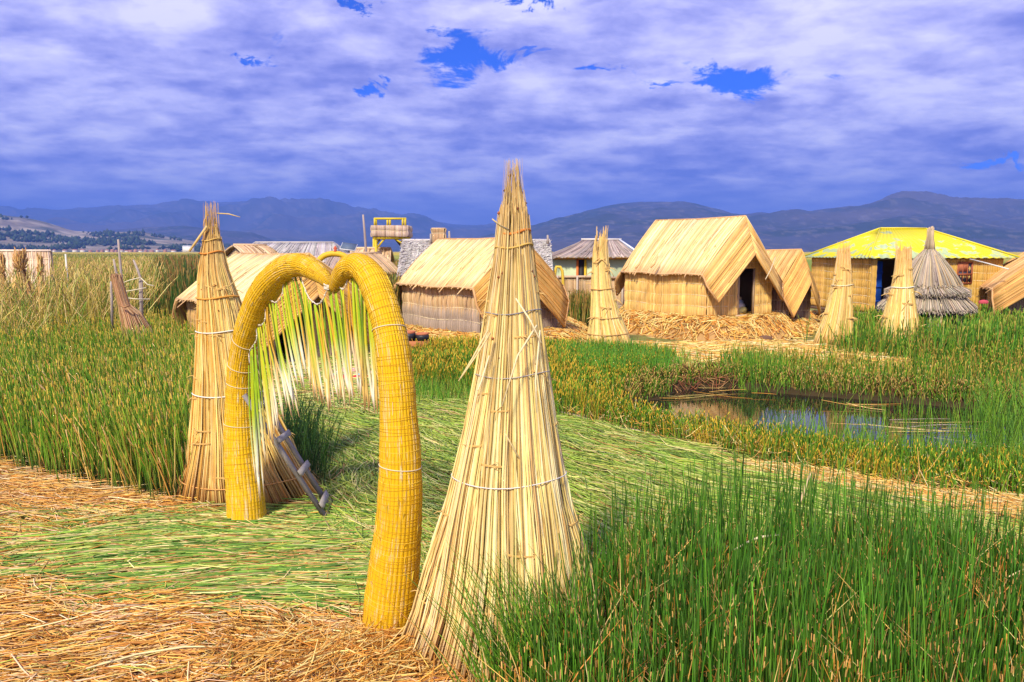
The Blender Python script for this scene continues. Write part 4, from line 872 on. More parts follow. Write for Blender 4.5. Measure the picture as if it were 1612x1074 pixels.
gable('thatched_hut', 'brownish hut with peaked straw roof at the foot of the watchtower', 'hut', 592, 628, 27.5, 400, 428, 2.2, [(.55, .38, .22), (.5, .34, .2)], [(.48, .33, .2), (.5, .36, .22)], rot=.7)
hJ, PtJ, WJ, zev, zr_ = gable('thatched_hut', 'hut with a whitish grey woven mat roof behind the weathered hut', 'hut', 627, 868, 26.5, 380, 440, 2.4, [(.62, .58, .54), (.50, .47, .45), (.70, .66, .60), (.44, .40, .38)], GW, roof_r=.03)
# woven look: cross straws on the grey roof
mb = MB(); n = 3600; a = rng.uniform(0, WJ, n); s = rng.uniform(.02, .98, n); P = []
for k in (-1, 1):
    P.append(np.array([PtJ(a[i] + k * .06, 1.2 * (1 - s[i]) - .03 - .06, lerp(zr_, zev, s[i]) + .085 + rng.normal(0, .012) + k * .02) for i in range(n)]))
mb.tubes(np.stack(P, 1), .009, np.repeat(pal(n, [(.64, .61, .58), (.56, .52, .50), (.70, .67, .62), (.48, .45, .43)], .08)[:, None], 2, 1), 3); mb.build('woven_mat', M_THATCH, hJ)
b0 = D(691, 379, 27.5); bxo = thing('reed_box', b0, 'small upright straw box standing on the grey woven roof', 'box')
mb = MB(); matwall(mb, b0 + A(-.2, -.2, 0), b0 + A(.2, -.2, 0), b0[2] - .08, b0[2] + .40, .02, TAN[:2], .3, outward=A(0, -1, 0)); matwall(mb, b0 + A(.2, -.2, 0), b0 + A(.2, .2, 0), b0[2] - .08, b0[2] + .40, .02, TAN, .3, outward=A(1, 0, 0)); matwall(mb, b0 + A(-.2, .2, 0), b0 + A(-.2, -.2, 0), b0[2] - .08, b0[2] + .40, .02, TAN, .3, outward=A(-1, 0, 0)); mb.build('mat_side', M_THATCH, bxo)
MB().box(b0 + A(0, 0, .41), (.23, .23, .02), (.7, .5, .26)).build('lid', M_WOOD, bxo, smooth=False)
for u, v0, v1, lb in ((678, 368, 384, 'short dark stick post left of the straw box on the grey roof'), (707, 364, 384, 'short pale stick post right of the straw box on the grey roof'), (862, 370, 384, 'thin pale stick post at the right end of the grey roof')):
    p = D(u, v1, 27.3); o = MB().pipe([p, D(u + .5, (v0 + v1) / 2, 27.3), D(u, v0, 27.3)], [.045, .04, .03], (.4, .34, .28), 7).build('stick_post', M_WOOD, loc=p); tag(o, lb, 'post')

# green-walled house
Y0 = 39.0; kA = D(868, 404, Y0); kB = D(985, 405, Y0); rootK = thing('green_walled_house', (kA[0] + 2, Y0 + 2, 0), 'pale green house with a grey hip roof and orange door frame', 'house')
zEv = kA[2]; xa, xb = kA[0], D(1004, 404, Y0)[0]
mb = MB(); mb.box(((xa + xb) / 2 - .1, Y0 + 2, zEv / 2), ((xb - xa) / 2 - .25, 1.8, zEv / 2), (.52, .60, .36)); mb.build('wall', M_PAINT, rootK, smooth=False)
zRd = D(940, 379, Y0 + 2)[2]; r0, r1 = A(D(918, 379, Y0 + 2)[0], Y0 + 2, zRd), A(D(975, 379, Y0 + 2)[0], Y0 + 2, zRd)
CR = [(.46, .36, .30), (.40, .32, .27), (.34, .28, .25)]
for nm, ra, rb, ea, eb in (('roof', r0, r1, A(xa - .2, Y0 - .3, zEv - .03), A(xb + .2, Y0 - .3, zEv - .03)), ('roof', r0, r1, A(xa - .2, Y0 + 4.3, zEv - .03), A(xb + .2, Y0 + 4.3, zEv - .03)), ('roof', r0, r0 + A(0, .02, 0), A(xa - .2, Y0 - .3, zEv - .03), A(xa - .2, Y0 + 4.3, zEv - .03))):
    mb = MB(); ruled(mb, [ra, rb], [ea, eb], .035, CR, bow=-.08); mb.build(nm, M_THATCH, rootK)
mb = MB(); mb.slab(np.array([[A(xb + .2, Y0 - .3, zEv - .03), r1], [A(xb + .2, Y0 + 4.3, zEv - .03), r1 + A(0, .02, 0)]]), .03, (.55, .62, .70)); mb.build('metal_roof_sheet', M_PAINT, rootK, smooth=False)
mb = MB(); mb.pipe([r1 + A(0, -.02, .05), lerp(r1, A(xb + .2, Y0 - .3, zEv), .5) + A(0, 0, .05), A(xb + .2, Y0 - .3, zEv + .03)], .05, (.75, .78, .8), 6); mb.pipe([r0 + A(-.1, 0, .06), r1 + A(.1, 0, .06)], .06, (.6, .56, .5), 6); mb.build('ridge_cap', M_PAINT, rootK)
MB().beam(A(xa, Y0 + .15, zEv - .09), A(xb, Y0 + .15, zEv - .09), .06, .1, (.62, .22, .03)).build('fascia', M_PAINT, rootK, smooth=False)
for u, cc in ((909.5, (.60, .16, .03)), (922, (.72, .46, .02))): MB().beam(A(D(u, 410, Y0)[0], Y0 + .16, 0), A(D(u, 410, Y0)[0], Y0 + .16, zEv - .1), .11, .08, cc, (0, 1, 0)).build('door_post', M_PAINT, rootK, smooth=False)
MB().box((D(916, 410, Y0)[0], Y0 + .18, zEv / 2 - .06), (.14, .02, zEv / 2 - .06), (.02, .015, .015)).build('door', M_PAINT, rootK, smooth=False)
# mat fence in front of it
f0, f1 = D(875, 436, 30), D(985, 438, 30.5); fr = thing('reed_mat_fence', (f0[0] + 1.4, 30, 0), 'straw mat fence with a top rail before the green house', 'fence')
mb = MB(); matwall(mb, f0 * A(1, 1, 0), f1 * A(1, 1, 0), 0, f0[2], .03, TAN, .5, outward=A(0, -1, 0), low=.8, lowcol=(.42, .33, .28)); mb.build('mat_panel', M_THATCH, fr)
MB().pipe([f0 + A(-.1, -.08, 0), (f0 + f1) / 2 + A(0, -.08, .03), f1 + A(.1, -.08, 0)], .05, (.55, .40, .25), 7).build('rail', M_WOOD, fr)
for s in (.02, .3, .62, .95): p = lerp(f0, f1, s); MB().pipe([p * A(1, 1, 0) + A(0, -.1, 0), p + A(0, -.1, .06)], .04, (.5, .42, .34), 7).build('post', M_WOOD, fr)

# watchtower
Yt = 32.0; T = lambda u, v, dy=0: D(u, v, Yt + dy); YEL = (.66, .50, .03); tw = thing('watchtower', (T(612, 400)[0], Yt + .6, 0), 'yellow timber watchtower with a straw mat balcony', 'tower')
def post(u0, v0, u1, v1, dy, nm, w_=.1, c_=YEL, g=False):
    a = T(u0, v0, dy); e = T(u1, v1, dy)
    if g: e = A(e[0], e[1], 0)
    MB().pipe([a, e], w_ / 2, c_, 7).build(nm, M_PAINT, tw)
for u, dy in ((588.5, 1.2), (592, 0), (637, 0), (633, 1.2)): post(u, 374, u, 440, dy, 'leg', .11, g=True)
for u0, v0, u1, v1, dy in ((607, 374, 592, 392, 0), (620, 374, 636, 386, 0), (600, 374, 589, 388, 1.2), (620, 374, 632, 388, 1.2)): post(u0, v0, u1, v1, dy, 'brace', .08, YEL if dy == 0 else (.12, .09, .06))
mb = MB(); mb.box(((T(587, 374)[0] + T(640, 374)[0]) / 2, Yt + .6, T(600, 374)[2]), ((T(640, 374)[0] - T(587, 374)[0]) / 2, .68, .06), YEL); mb.build('platform', M_PAINT, tw, smooth=False)
mb = MB(); za, zb = T(600, 373)[2], T(600, 355)[2]; x0_, x1_ = T(586, 360)[0], T(641, 360)[0]
RT = [(.62, .46, .33), (.56, .40, .28), (.66, .52, .40)]
for p, q_, ow in ((A(x0_, Yt - .1, 0), A(x1_, Yt - .1, 0), A(0, -1, 0)), (A(x1_, Yt - .1, 0), A(x1_, Yt + 1.3, 0), A(1, 0, 0)), (A(x0_, Yt + 1.3, 0), A(x0_, Yt - .1, 0), A(-1, 0, 0)), (A(x1_, Yt + 1.3, 0), A(x0_, Yt + 1.3, 0), A(0, 1, 0))): matwall(mb, p, q_, za, zb, .03, RT, .22, outward=ow)
mb.build('balcony_mat', M_THATCH, tw)
for u, dy in ((590, 0), (638, 0), (610, 1.2), (614, 1.2), (634, 0), (592, 1.2)): post(u, 343, u, 357, dy, 'railing_post', .09)
for dy in (0, 1.2): post(589, 344.5, 639, 344.5, dy, 'railing', .09)
post(639, 366, 646, 400, .3, 'ladder_pole', .06, (.5, .44, .38), True)
pp = D(577, 400, 31); pp[2] = 0; o = MB().pipe([D(571.5, 338, 31), D(574, 365, 31), D(576, 392, 31), pp], [.035, .045, .05, .06], (.38, .30, .26), 8).build('wooden_pole', M_WOOD, loc=pp); tag(o, 'tall bare grey pole left of the watchtower', 'pole')
# solar panel
sp = D(549, 388, 29.5); s0 = thing('solar_panel', (sp[0], sp[1], 0), 'small tilted solar panel on a post left of the watchtower', 'solar panel')
MB().box(sp, (.26, .2, .015), (.10, .14, .2), [A(1, 0, -.12), A(.1, .8, .55), A(0, -.55, .83)]).build('panel', M_PAINT, s0, smooth=False); MB().box(sp - A(0, 0, .015), (.28, .22, .015), (.7, .7, .7), [A(1, 0, -.12), A(.1, .8, .55), A(0, -.55, .83)]).build('frame', M_PAINT, s0, smooth=False)
MB().pipe([A(sp[0], sp[1] + .03, 0), sp - A(0, -.03, .02)], .03, (.4, .36, .3), 6).build('post', M_WOOD, s0)
# small far arch
fa = thing('small_arch', (D(525, 420, 23)[0], 23, 0), 'slim yellow arch with a red finial far behind the big arch', 'arch')
P, R = smooth_path([D(497, 470, 23) * A(1, 1, 0), D(497, 440, 23), D(499, 414, 23), D(510, 403, 23), D(527, 399.5, 23), D(542, 403, 23), D(552, 414, 23), D(553, 440, 23), D(553, 470, 23) * A(1, 1, 0)], [.085] * 9, 50)
MB().pipe(P, .085, (.70, .44, .02), 10).build('arch_tube', M_PAINT, fa)
MB().lathe(D(528, 398, 23), [(.02, 0), (.07, .03), (.03, .08), (.06, .12), (.01, .2)], (.6, .12, .06), 10).build('finial', M_PAINT, fa)
# another yellow curve by the weathered hut's right side
fb = thing('small_arch', (D(883, 440, 27)[0], 27, 0), 'thin yellow hoop behind the right roof edge of the weathered hut', 'arch')
P, R = smooth_path([D(873, 470, 27) * A(1, 1, 0), D(874, 430, 27), D(876, 420, 27), D(880, 419, 27), D(884, 424, 27), D(886, 440, 27), D(886, 470, 27) * A(1, 1, 0)], [.05] * 7, 30)
MB().pipe(P, .05, (.68, .48, .05), 8).build('arch_tube', M_PAINT, fb)

# ------------------------------------------------------------------ left background
lw0, lw1 = D(-60, 393, 27), D(80, 395, 27); lw = thing('reed_mat_wall', (lw0[0] + 1.5, 27.3, 0), 'pale pinkish reed mat screen at the far left edge', 'mat wall')
mb = MB(); ty = lambda x_: lw0[2]
matwall(mb, lw0 * A(1, 1, 0), lw1 * A(1, 1, 0), .5, ty, .028, [(.86, .64, .44), (.82, .60, .40), (.88, .70, .52)], .6, outward=A(0, -1, 0)); mb.build('mat_panel', M_THATCH, lw)
MB().pipe([lw0 + A(0, -.05, 0), (lw0 + lw1) / 2 + A(0, -.05, -.02), lw1 + A(.03, -.05, 0)], .035, (.8, .64, .48), 6).build('rail', M_THATCH, lw)
for s in (.05, .4, .75, .98): p = lerp(lw0, lw1, s); MB().pipe([A(p[0], p[1] + .12, 0), p + A(0, .12, 0)], .04, (.5, .4, .3), 6).build('post', M_WOOD, lw)
def stook(u, v0, v1, Yc, wpx, label, cols, n=260, name='reed_stook', lean=0.0):
    top = D(u, v0, Yc); w0 = wpx / 2 / FPX * Yc; zb = 0; base = A(top[0] + lean, Yc, 0); root = thing(name, base, label, 'reed sheaf'); H = top[2]
    mb = MB(); a = rng.uniform(0, 6.28, n); q_ = rng.random(n) ** .5; P = []; neck = H * .80; fr_ = rng.uniform(.75, 1.02, n)
    for t_, rr_ in ((0, 1.0), (.35, .85), (.6, .6), (.8, .16), (1.0, .45)):
        z_ = H * t_ * (fr_ if t_ == 1 else 1); P.append(np.stack([lerp(base[0], top[0], t_) + w0 * rr_ * q_ * np.sin(a), Yc + w0 * rr_ * q_ * np.cos(a), np.broadcast_to(z_, (n,)) + (rng.normal(0, .05, n) if t_ == 1 else 0)], -1))
    mb.tubes(np.stack(P, 1), .016, np.repeat(pal(n, cols, .2)[:, None], 5, 1), 3); mb.build('sheaf', M_STRAW, root)
    a = np.linspace(0, 6.283, 20); c_ = lerp(base, top, .8); MB().pipe(np.stack([c_[0] + w0 * .19 * np.sin(a), Yc + w0 * .19 * np.cos(a), np.full(20, neck)], -1), .02, (.5, .25, .08), 5).build('tie', M_CORD, root)
BR = [(.74, .46, .16), (.64, .36, .11), (.80, .56, .24), (.52, .30, .10)]
stook(31, 397, 440, 24, 50, 'biggest brown dry reed stook before the pinkish mat screen', BR, 420)
stook(62, 405, 440, 23, 26, 'narrow brown reed stook right of the biggest stook', BR, 200)
stook(2, 404, 440, 24.5, 24, 'reed stook at the left edge of the photo', BR, 200)
p0 = D(106, 413, 27); o = MB().pipe([D(103, 400, 27), A(p0[0], 27, 0)], .03, (.7, .66, .56), 6).build('white_stake', M_WOOD, loc=(p0[0], 27, 0)); tag(o, 'thin white stake in the reeds right of the mat screen', 'stake')
# withered bundle with fanned foot and the stick frame
Yw = 17.8; wb = thing('withered_reed_bundle', G(212, 548), 'brown withered reed bundle fanning out at its foot, before the stick frame', 'reed sheaf')
mb = MB(); n = 500; P = []
for v, u0, u1 in ((548, 196, 246), (520, 194, 238), (495, 190, 222), (480, 187, 204), (455, 180, 196), (432, 174, 190)):
    c_ = D((u0 + u1) / 2, v, Yw); P.append((c_, (u1 - u0) / 2 / FPX * Yw))
a = rng.uniform(0, 6.28, n); q_ = rng.random(n) ** .5; zc_ = rng.uniform(.45, 1, n)
PP = np.stack([np.stack([c_[0] + r_ * q_ * np.sin(a), Yw + r_ * q_ * np.cos(a), c_[2] + rng.normal(0, .02, n)], -1) for c_, r_ in P], 1)
PP[:, -1] = lerp(PP[:, -2], PP[:, -1], zc_[:, None])
mb.tubes(PP, .010, np.repeat(pal(n, [(.48, .26, .12), (.56, .34, .17), (.40, .20, .09), (.62, .42, .22)], .15)[:, None], 6, 1), 3); mb.build('sheaf', M_STRAW, wb)
MB().pipe([D(189, 481, Yw - .3), D(196, 484, Yw - .4), D(204, 481, Yw - .3)], .02, (.4, .2, .08), 6).build('tie', M_CORD, wb)
sf = thing('stick_frame', (D(205, 480, 18.6)[0], 18.6, 0), 'rough frame of grey sticks and pale cords standing in the tall grass', 'fence'); SC = (.40, .33, .28)
for pts in (((186, 377), (188, 400), (192, 442), (194, 520)), ((179, 408), (182, 425), (188, 445), (196, 520)), ((210, 409), (218, 428), (223, 444), (224, 520)), ((220, 440), (221, 470), (222, 480), (221, 545)), ((175, 443), (175, 452), (176, 470), (177, 520))):
    MB().pipe([D(u, v, 18.6) for u, v in pts], [.022, .028, .03, .035], SC, 7).build('stick', M_WOOD, sf)
for pts in (((192, 446), (205, 441), (222, 437)), ((222, 438), (232, 448), (242, 450)), ((190, 460), (210, 457), (230, 453)), ((198, 469), (215, 471), (236, 471)), ((186, 450), (196, 455), (200, 462))):
    MB().pipe([D(u, v, 18.5) for u, v in pts], .012, (.72, .64, .42), 6).build('cord', M_CORD, sf)
for u, v0, v1, lb in ((259, 526, 556, 'short white stake in the straw left of the arch hut'), (221, 531, 546, 'shorter white stake at the foot of the withered bundle')):
    p = G(u, v1 + 4); o = MB().pipe([p, p + (D(u + 2, v0, p[1]) - p)], [.02, .014], (.75, .68, .52), 6).build('white_stake', M_WOOD, loc=p); tag(o, lb, 'stake')

# ------------------------------------------------------------------ clay stove and pots
Ys = 18.2; st = D(655, 556, Ys); st[2] = max(0, st[2]); stv = thing('clay_stove', st, 'reddish clay stove with an arched fire hole beside the weathered hut', 'stove')
zt = D(655, 536, Ys)[2]; Hs = zt - st[2]; mb = MB(); outer = []; ns = 24
prof = [(.26, 0), (.27, .1), (.25, Hs * .6), (.28, Hs), (.18, Hs), (.15, Hs * .7)]
C_ = st
a = np.linspace(0, 2 * math.pi, ns, endpoint=False); fr_ = (a > math.pi * 1.39) & (a < math.pi * 1.61)
V = np.concatenate([C_ + np.stack([1.15 * r_ * np.cos(a), .8 * r_ * np.sin(a), np.full(ns, z_)], 1) for r_, z_ in prof]); F = []
for k in range(len(prof) - 1):
    for i in range(ns):
        if k in (0, 1) and fr_[i]: continue
        F.append([k * ns + i, k * ns + (i + 1) % ns, (k + 1) * ns + (i + 1) % ns, (k + 1) * ns + i])
mb.add(V, F, (.46, .17, .06)); mb.build('stove_body', M_CLAY, stv)
MB().box(C_ + A(0, -.02, .1), (.13, .1, .1), (.01, .008, .006)).build('fire_hole', M_SOOT, stv, smooth=False)
def pot(u, v0, v1, wpx, Yp, label):
    c_ = D(u, v1, Yp); h = D(u, v0, Yp)[2] - c_[2]; R_ = wpx / 2 / FPX * Yp
    r_ = thing('cooking_pot', c_, label, 'pot', 'pots on the clay stove'); MB().lathe(c_, [(.01, 0), (R_ * .6, .01), (R_ * .95, h * .3), (R_, h * .55), (R_ * .93, h * .8), (R_ * .80, h * .8), (R_ * .7, h * .3)], (.018, .018, .022), 24).build('pot_body', M_SOOT, r_)
    MB().lathe(c_, [(R_ * .90, h * .8), (R_ * .98, h * .95), (R_ * .9, h), (R_ * .7, h * .9), (R_ * .66, h * .7)], (.50, .16, .07), 24).build('rim', M_CLAY, r_); return
pot(665, 524, 538, 22, Ys - .05, 'wide sooty pot on the right side of the clay stove'); pot(645, 521, 538, 20, Ys, 'sooty red-rimmed pot on the left side of the clay stove, touching the arch')

# ------------------------------------------------------------------ red striped cloth, litter bits
p0, p1, p2, p3 = G(508, 603), G(604, 600), G(606, 588), G(560, 590)
mb = MB(); Pg = np.empty((22, 8, 3)); Cg = np.empty((22, 8, 3)); band_ = [(.65, .02, .03), (.65, .03, .05), (.30, .62, .6), (.8, .76, .66), (.8, .35, .25), (.8, .78, .7), (.7, .05, .06), (.7, .05, .06)]
for i in range(22):
    for j in range(8):
        q_ = lerp(lerp(p0, p1, i / 21), lerp(p3 * .4 + p0 * .6 + A(0, 1.2, 0), p2, i / 21), j / 7); Pg[i, j] = (q_[0], q_[1], gh(q_[0], q_[1]) + .05 + .02 * math.sin(i * 1.3) + .02 * math.sin(j * 2)); Cg[i, j] = band_[j]
mb.slab(Pg, .015, Cg); o = mb.build('striped_blanket', M_CLOTH, loc=(p0 + p1) / 2); tag(o, 'red and white striped cloth lying on the reeds behind the hanging stems', 'cloth')
def scrap(name, u, v, Y_, wpx, hpx, colr, label, cat):
    c_ = G(u, v) if Y_ is None else D(u, v, Y_); R_ = wpx / 2 / FPX * c_[1]; H_ = hpx / FPX * c_[1]
    if Y_ is None: c_[2] = float(gh(c_[0], c_[1]))
    mb = MB(); a = np.linspace(0, 6.283, 10, endpoint=False); j = rng.uniform(.75, 1.2, (4, 10))
    V = np.concatenate([c_ + np.stack([R_ * f_ * j[k] * np.cos(a), R_ * .6 * f_ * j[k] * np.sin(a), np.full(10, z_ * H_)], 1) for k, (f_, z_) in enumerate(((1, 0), (1.05, .4), (.8, .85), (.1, 1)))])
    i = np.arange(3)[:, None] * 10 + np.arange(10)[None]; i2 = np.arange(3)[:, None] * 10 + (np.arange(10)[None] + 1) % 10
    mb.add(V, np.stack([i, i2, i2 + 10, i + 10], -1).reshape(-1, 4), colr); o = mb.build(name, M_CLOTH, loc=c_); tag(o, label, cat)
scrap('plastic_scrap', 1258, 541, None, 12, 4, (.72, .74, .9), 'pale blue plastic scrap on the straw below the small hut', 'litter')
scrap('plastic_cup', 1298, 541, None, 7, 6, (.8, .3, .25), 'red and white scrap at the foot of the leaning cone', 'litter')
scrap('dirt_clod', 1205, 540, None, 22, 11, (.16, .09, .06), 'dark clod of earth on the straw mound before the largest hut', 'clod')
scrap('plastic_scrap', 1190, 544, None, 16, 3, (.6, .66, .6), 'pale scrap in the straw before the dark clod', 'litter')
scrap('cloth_scrap', 948, 530, None, 12, 4, (.55, .05, .1), 'dark red cloth scrap left of the medium straw cone', 'cloth')
scrap('cloth_scrap', 1548, 478, 22, 14, 6, (.5, .08, .1), 'dull red cloth under the long house near the right hut', 'cloth')
scrap('white_bottle', 1327, 668, None, 10, 4, (.75, .78, .82), 'small white float lying in the dark pond', 'litter')

# far village
VN = 26
for k in range(VN):
    u = [18, 96, 112, 128, 140, 152, 163, 170, 178, 186, 192, 200, 209, 214, 222, 230, 238, 247, 256, 268, 281, 304, 1350, 1403, 1478, 1500][k]; Yv = 1480 if k < 22 else 2150
    big = k == 21; wx = (12 if big else rng.uniform(3, 7)); hz = 10 if big else rng.uniform(2, 4); c_ = A((u - CX) / FPX * Yv, Yv - 12, 0)
    if k >= 22: wx *= 1.3
    wht = big or rng.random() < .5
    lb = ('big white building at the foot of the hills left of the left cone' if big else 'tiny white house of the far village on the lake shore' if (wht and k < 22) else 'tiny brown house of the far village on the lake shore' if k < 22 else 'tiny white house on the dark hillside at right' if wht else 'tiny brown house on the dark hillside at right')
    rt = thing('village_house', c_, lb, 'house', None if big else 'houses of the far village')
    MB().box(c_ + A(0, 0, hz / 2), (wx / 2 * (1.6 if big else 1), 3, hz / 2), (.8, .78, .74) if wht else (.55, .3, .2)).build('wall', M_PAINT, rt, smooth=False)
    hw = wx / 2 * (1.7 if big else 1.1); V = c_ + np.array([[-hw, -3.4, hz], [hw, -3.4, hz], [hw, 3.4, hz], [-hw, 3.4, hz], [-hw, 0, hz + 2], [hw, 0, hz + 2]])
    mb = MB(); mb.add(V, [[0, 1, 5, 4], [2, 3, 4, 5], [0, 3, 2, 1]], (.42, .2, .12) if not big else (.7, .7, .7)); mb.f.append(np.array([[0, 4, 3], [1, 2, 5]])); mb.build('roof', M_PAINT, rt, smooth=False)

# ================================================================== REEDS AND STRAW
def reed_stuff(name, label, mb, mat=M_REED): tag(mb.build(name, mat), label, 'reeds' if 'reed' in name else 'straw', kind='stuff')
TIP = A(.86, .50, .15)
# foreground right bed
mb = MB()
xy = scatter(POLY_RF, 9800, .6); xy = xy[fbm(xy[:, 0] * 2.6, xy[:, 1] * 2.6, 3) > rng.uniform(.22, .66, len(xy))]
h = .38 + .8 * rng.random(len(xy)) ** 1.5 * (.72 + .5 * fbm(xy[:, 0] * 1.1, xy[:, 1] * 1.1)) ; h *= np.clip(.70 + .30 * (xy[:, 0] + .1), .5, 1.0) * np.clip(1.25 - .12 * xy[:, 0], .75, 1)
standing(mb, xy, h,   .0036, pal(len(xy), [(.085, .25, .018), (.06, .19, .014), (.13, .31, .025), (.035, .11, .010)], .22), spread=.05, bend=.05, base=(.03, .07, .012), tip=A(.10, .22, .03))  # dark base colour paints the shade low between the stems
xy = scatter(POLY_RF, 5200, .6); h = rng.uniform(.25, .66, len(xy))
standing(mb, xy, h, .0046, pal(len(xy), [(.10, .25, .016), (.07, .17, .012), (.12, .20, .02)], .2), spread=.06, bend=.03, base=(.04, .06, .012), tip=TIP, tipf=.06, tipp=.75)
xy = scatter(POLY_RF, 1800, .6); standing(mb, xy, rng.uniform(.25, .6, len(xy)), .0046, pal(len(xy), [(.10, .22, .016), (.14, .2, .02)], .2), spread=.07, bend=.03, base=(.04, .06, .012), tip=A(.78, .34, .06), tipf=.16, tipp=1)
xy = scatter(POLY_RF, 1300, .6); standing(mb, xy, rng.uniform(.3, .85, len(xy)), .0046, pal(len(xy), ORANGE + CREAM[:2] + [(.3, .14, .05)], .2), spread=.26, bend=.3)
# arching reeds in front of the big cone
PA_ = poly([(770, 1180), (800, 1060), (930, 1000), (960, 1180)])
xy = scatter(PA_, 330, 0); standing(mb, xy, rng.uniform(.5, .95, len(xy)), .004, pal(len(xy), GREEN, .15), lean=(-.22, 0), spread=.13, bend=.12, base=(.04, .08, .015))
reed_stuff('standing_reeds', 'thick bed of upright green reeds filling the right foreground', mb)
# left bed
mb = MB()
xy = scatter(POLY_REEDL, 18000, 1.1, ymax=24); yy_ = xy[:, 1]
h = rng.uniform(.55, 1.0, len(xy)) * (.75 + .4 * fbm(xy[:, 0] * .8, xy[:, 1] * .8)); lx = -.22 * np.clip((-xy[:, 0] - 3.2) / 2, 0, 1)
gcol = pal(len(xy), GREEN + [(.26, .40, .03), (.36, .40, .05)], .18); gold = (rng.random(len(xy)) < np.clip((yy_ - 15) / 12, 0, .7) * np.clip(1.25 - (xy[:, 0] + 10) / 10, .25, 1)); gcol[gold] = pal(gold.sum(), [(.58, .44, .08), (.46, .38, .07), (.64, .46, .10)], .15)
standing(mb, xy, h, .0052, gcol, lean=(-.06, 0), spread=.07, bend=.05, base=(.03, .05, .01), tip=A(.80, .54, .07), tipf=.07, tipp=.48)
xy = scatter(POLY_REEDL, 1700, 1.3, ymax=15); standing(mb, xy, rng.uniform(.35, .85, len(xy)), .0062, pal(len(xy), [(.62, .36, .07), (.55, .30, .05), (.70, .46, .14)], .15), lean=(-.16, 0), spread=.13, bend=.1, tip=A(.78, .5, .2))
xy = scatter(POLY_REEDL, 1900, .8, ymax=22); xy = xy[fbm(xy[:, 0] * .9 + 5, xy[:, 1] * .9, 3) > .5]; standing(mb, xy, rng.uniform(.85, 1.25, len(xy)), .0048, pal(len(xy), [(.17, .36, .02), (.11, .28, .018), (.45, .42, .05), (.62, .44, .09)], .2), lean=(-.04, 0), spread=.11, bend=.12)
reed_stuff('standing_reeds', 'green and orange tipped reed bed left of the left cone', mb)
# golden tall grass further back at left
mb = MB()
PG_ = poly([(-250, 610), (0, 600), (60, 580), (110, 548), (180, 545), (240, 515), (320, 478), (320, 440), (-250, 440)])
xy = scatter(PG_, 17000, .8, jit=.6); h = rng.uniform(.95, 1.6, len(xy)) * (.75 + .5 * fbm(xy[:, 0] * .5, xy[:, 1] * .5)) * np.clip(.6 + (xy[:, 1] - 15) / 10, .5, 1.05) * np.where(xy[:, 0] < -8, 1.25, 1.0)
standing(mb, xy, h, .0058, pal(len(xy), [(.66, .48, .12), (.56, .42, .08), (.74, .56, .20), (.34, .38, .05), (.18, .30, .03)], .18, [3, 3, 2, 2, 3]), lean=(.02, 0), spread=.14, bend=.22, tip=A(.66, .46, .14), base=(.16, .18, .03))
reed_stuff('tall_golden_reeds', 'tall golden reeds stretching back at the left of the photo', mb)
mb = MB()
PT_ = poly([(236, 535), (318, 540), (330, 500), (322, 470), (245, 470), (236, 500)])
xy = scatter(PT_, 3600, .3); h = rng.uniform(1.55, 2.45, len(xy)); h *= np.clip((xy[:, 0] - D(225, 500, 1)[0] * xy[:, 1]) / 1.2, .55, 1)
standing(mb, xy, h, .0075, pal(len(xy), [(.07, .15, .02), (.05, .11, .02), (.14, .17, .03), (.20, .18, .04)], .2), spread=.06, bend=.07, tip=A(.38, .22, .06), tipf=.12, base=(.03, .05, .012))
reed_stuff('tall_reeds', 'tall dark green reeds with brown tops left of the arch hut', mb)
mb = MB()
for pp_, n, hh_ in (([(70, 462), (180, 462), (180, 440), (80, 436)], 2500, (1.1, 1.7)), ([(545, 540), (628, 530), (628, 490), (545, 500)], 2600, (1.3, 1.9)), ([(590, 475), (640, 475), (650, 455), (590, 455)], 1500, (1.5, 2.1)), ([(895, 520), (935, 520), (940, 490), (905, 488)], 900, (.8, 1.25))):
    xy = scatter(poly(pp_), n, 0); standing(mb, xy, rng.uniform(*hh_, len(xy)), .008, pal(len(xy), [(.12, .20, .02), (.30, .26, .05), (.45, .30, .08), (.07, .14, .02)], .2), spread=.07, bend=.09, tip=A(.40, .24, .07), base=(.05, .06, .015))
reed_stuff('tall_reeds', 'clumps of tall mixed reeds growing between the huts', mb)
# marsh towards the horizon
mb = MB(); xy = scatter(poly([(-100, 440), (340, 440), (320, 400), (-60, 400)]), 12000, 1.6)
h = rng.uniform(.35, .7, len(xy)); standing(mb, xy, h, .012, pal(len(xy), [(.30, .34, .05), (.40, .36, .06), (.20, .28, .04)], .15), spread=.1, bend=.1, tip=A(.5, .4, .08))
reed_stuff('distant_reeds', 'yellow green reed field reaching to the lake shore', mb)
# reeds round the pond
mb = MB()
xy = scatter(POLY_MID, 18500, .7); h = rng.uniform(.18, .40, len(xy)) * (.75 + .5 * fbm(xy[:, 0], xy[:, 1])); h *= 1 + .9 * np.clip((1.5 - xy[:, 0]) / 1.5, 0, .45)
oc = rng.random(len(xy)) < (.10 + .6 * np.clip((fbm(xy[:, 0] * .8 + 4, xy[:, 1] * .8) - .38) * 3, 0, 1))
C_ = pal(len(xy), GREEN + [(.14, .32, .03)], .2); C_[oc] = pal(oc.sum(), [(.50, .42, .035), (.40, .42, .035), (.66, .42, .045)], .18)
standing(mb, xy, h, .0055, C_, spread=.13, bend=.1, base=(.07, .12, .02), tip=A(.90, .54, .05), tipf=.10, tipp=.5)
xy = scatter(POLY_MID, 2200, .7, ymax=13); lying(mb, xy, rng.uniform(.12, .32, len(xy)), .0045, pal(len(xy), ORANGE + CREAM[:3], .2), rng.uniform(0, 3.14, len(xy)), .1, lift=.16, curve=.4, tilt=.8)
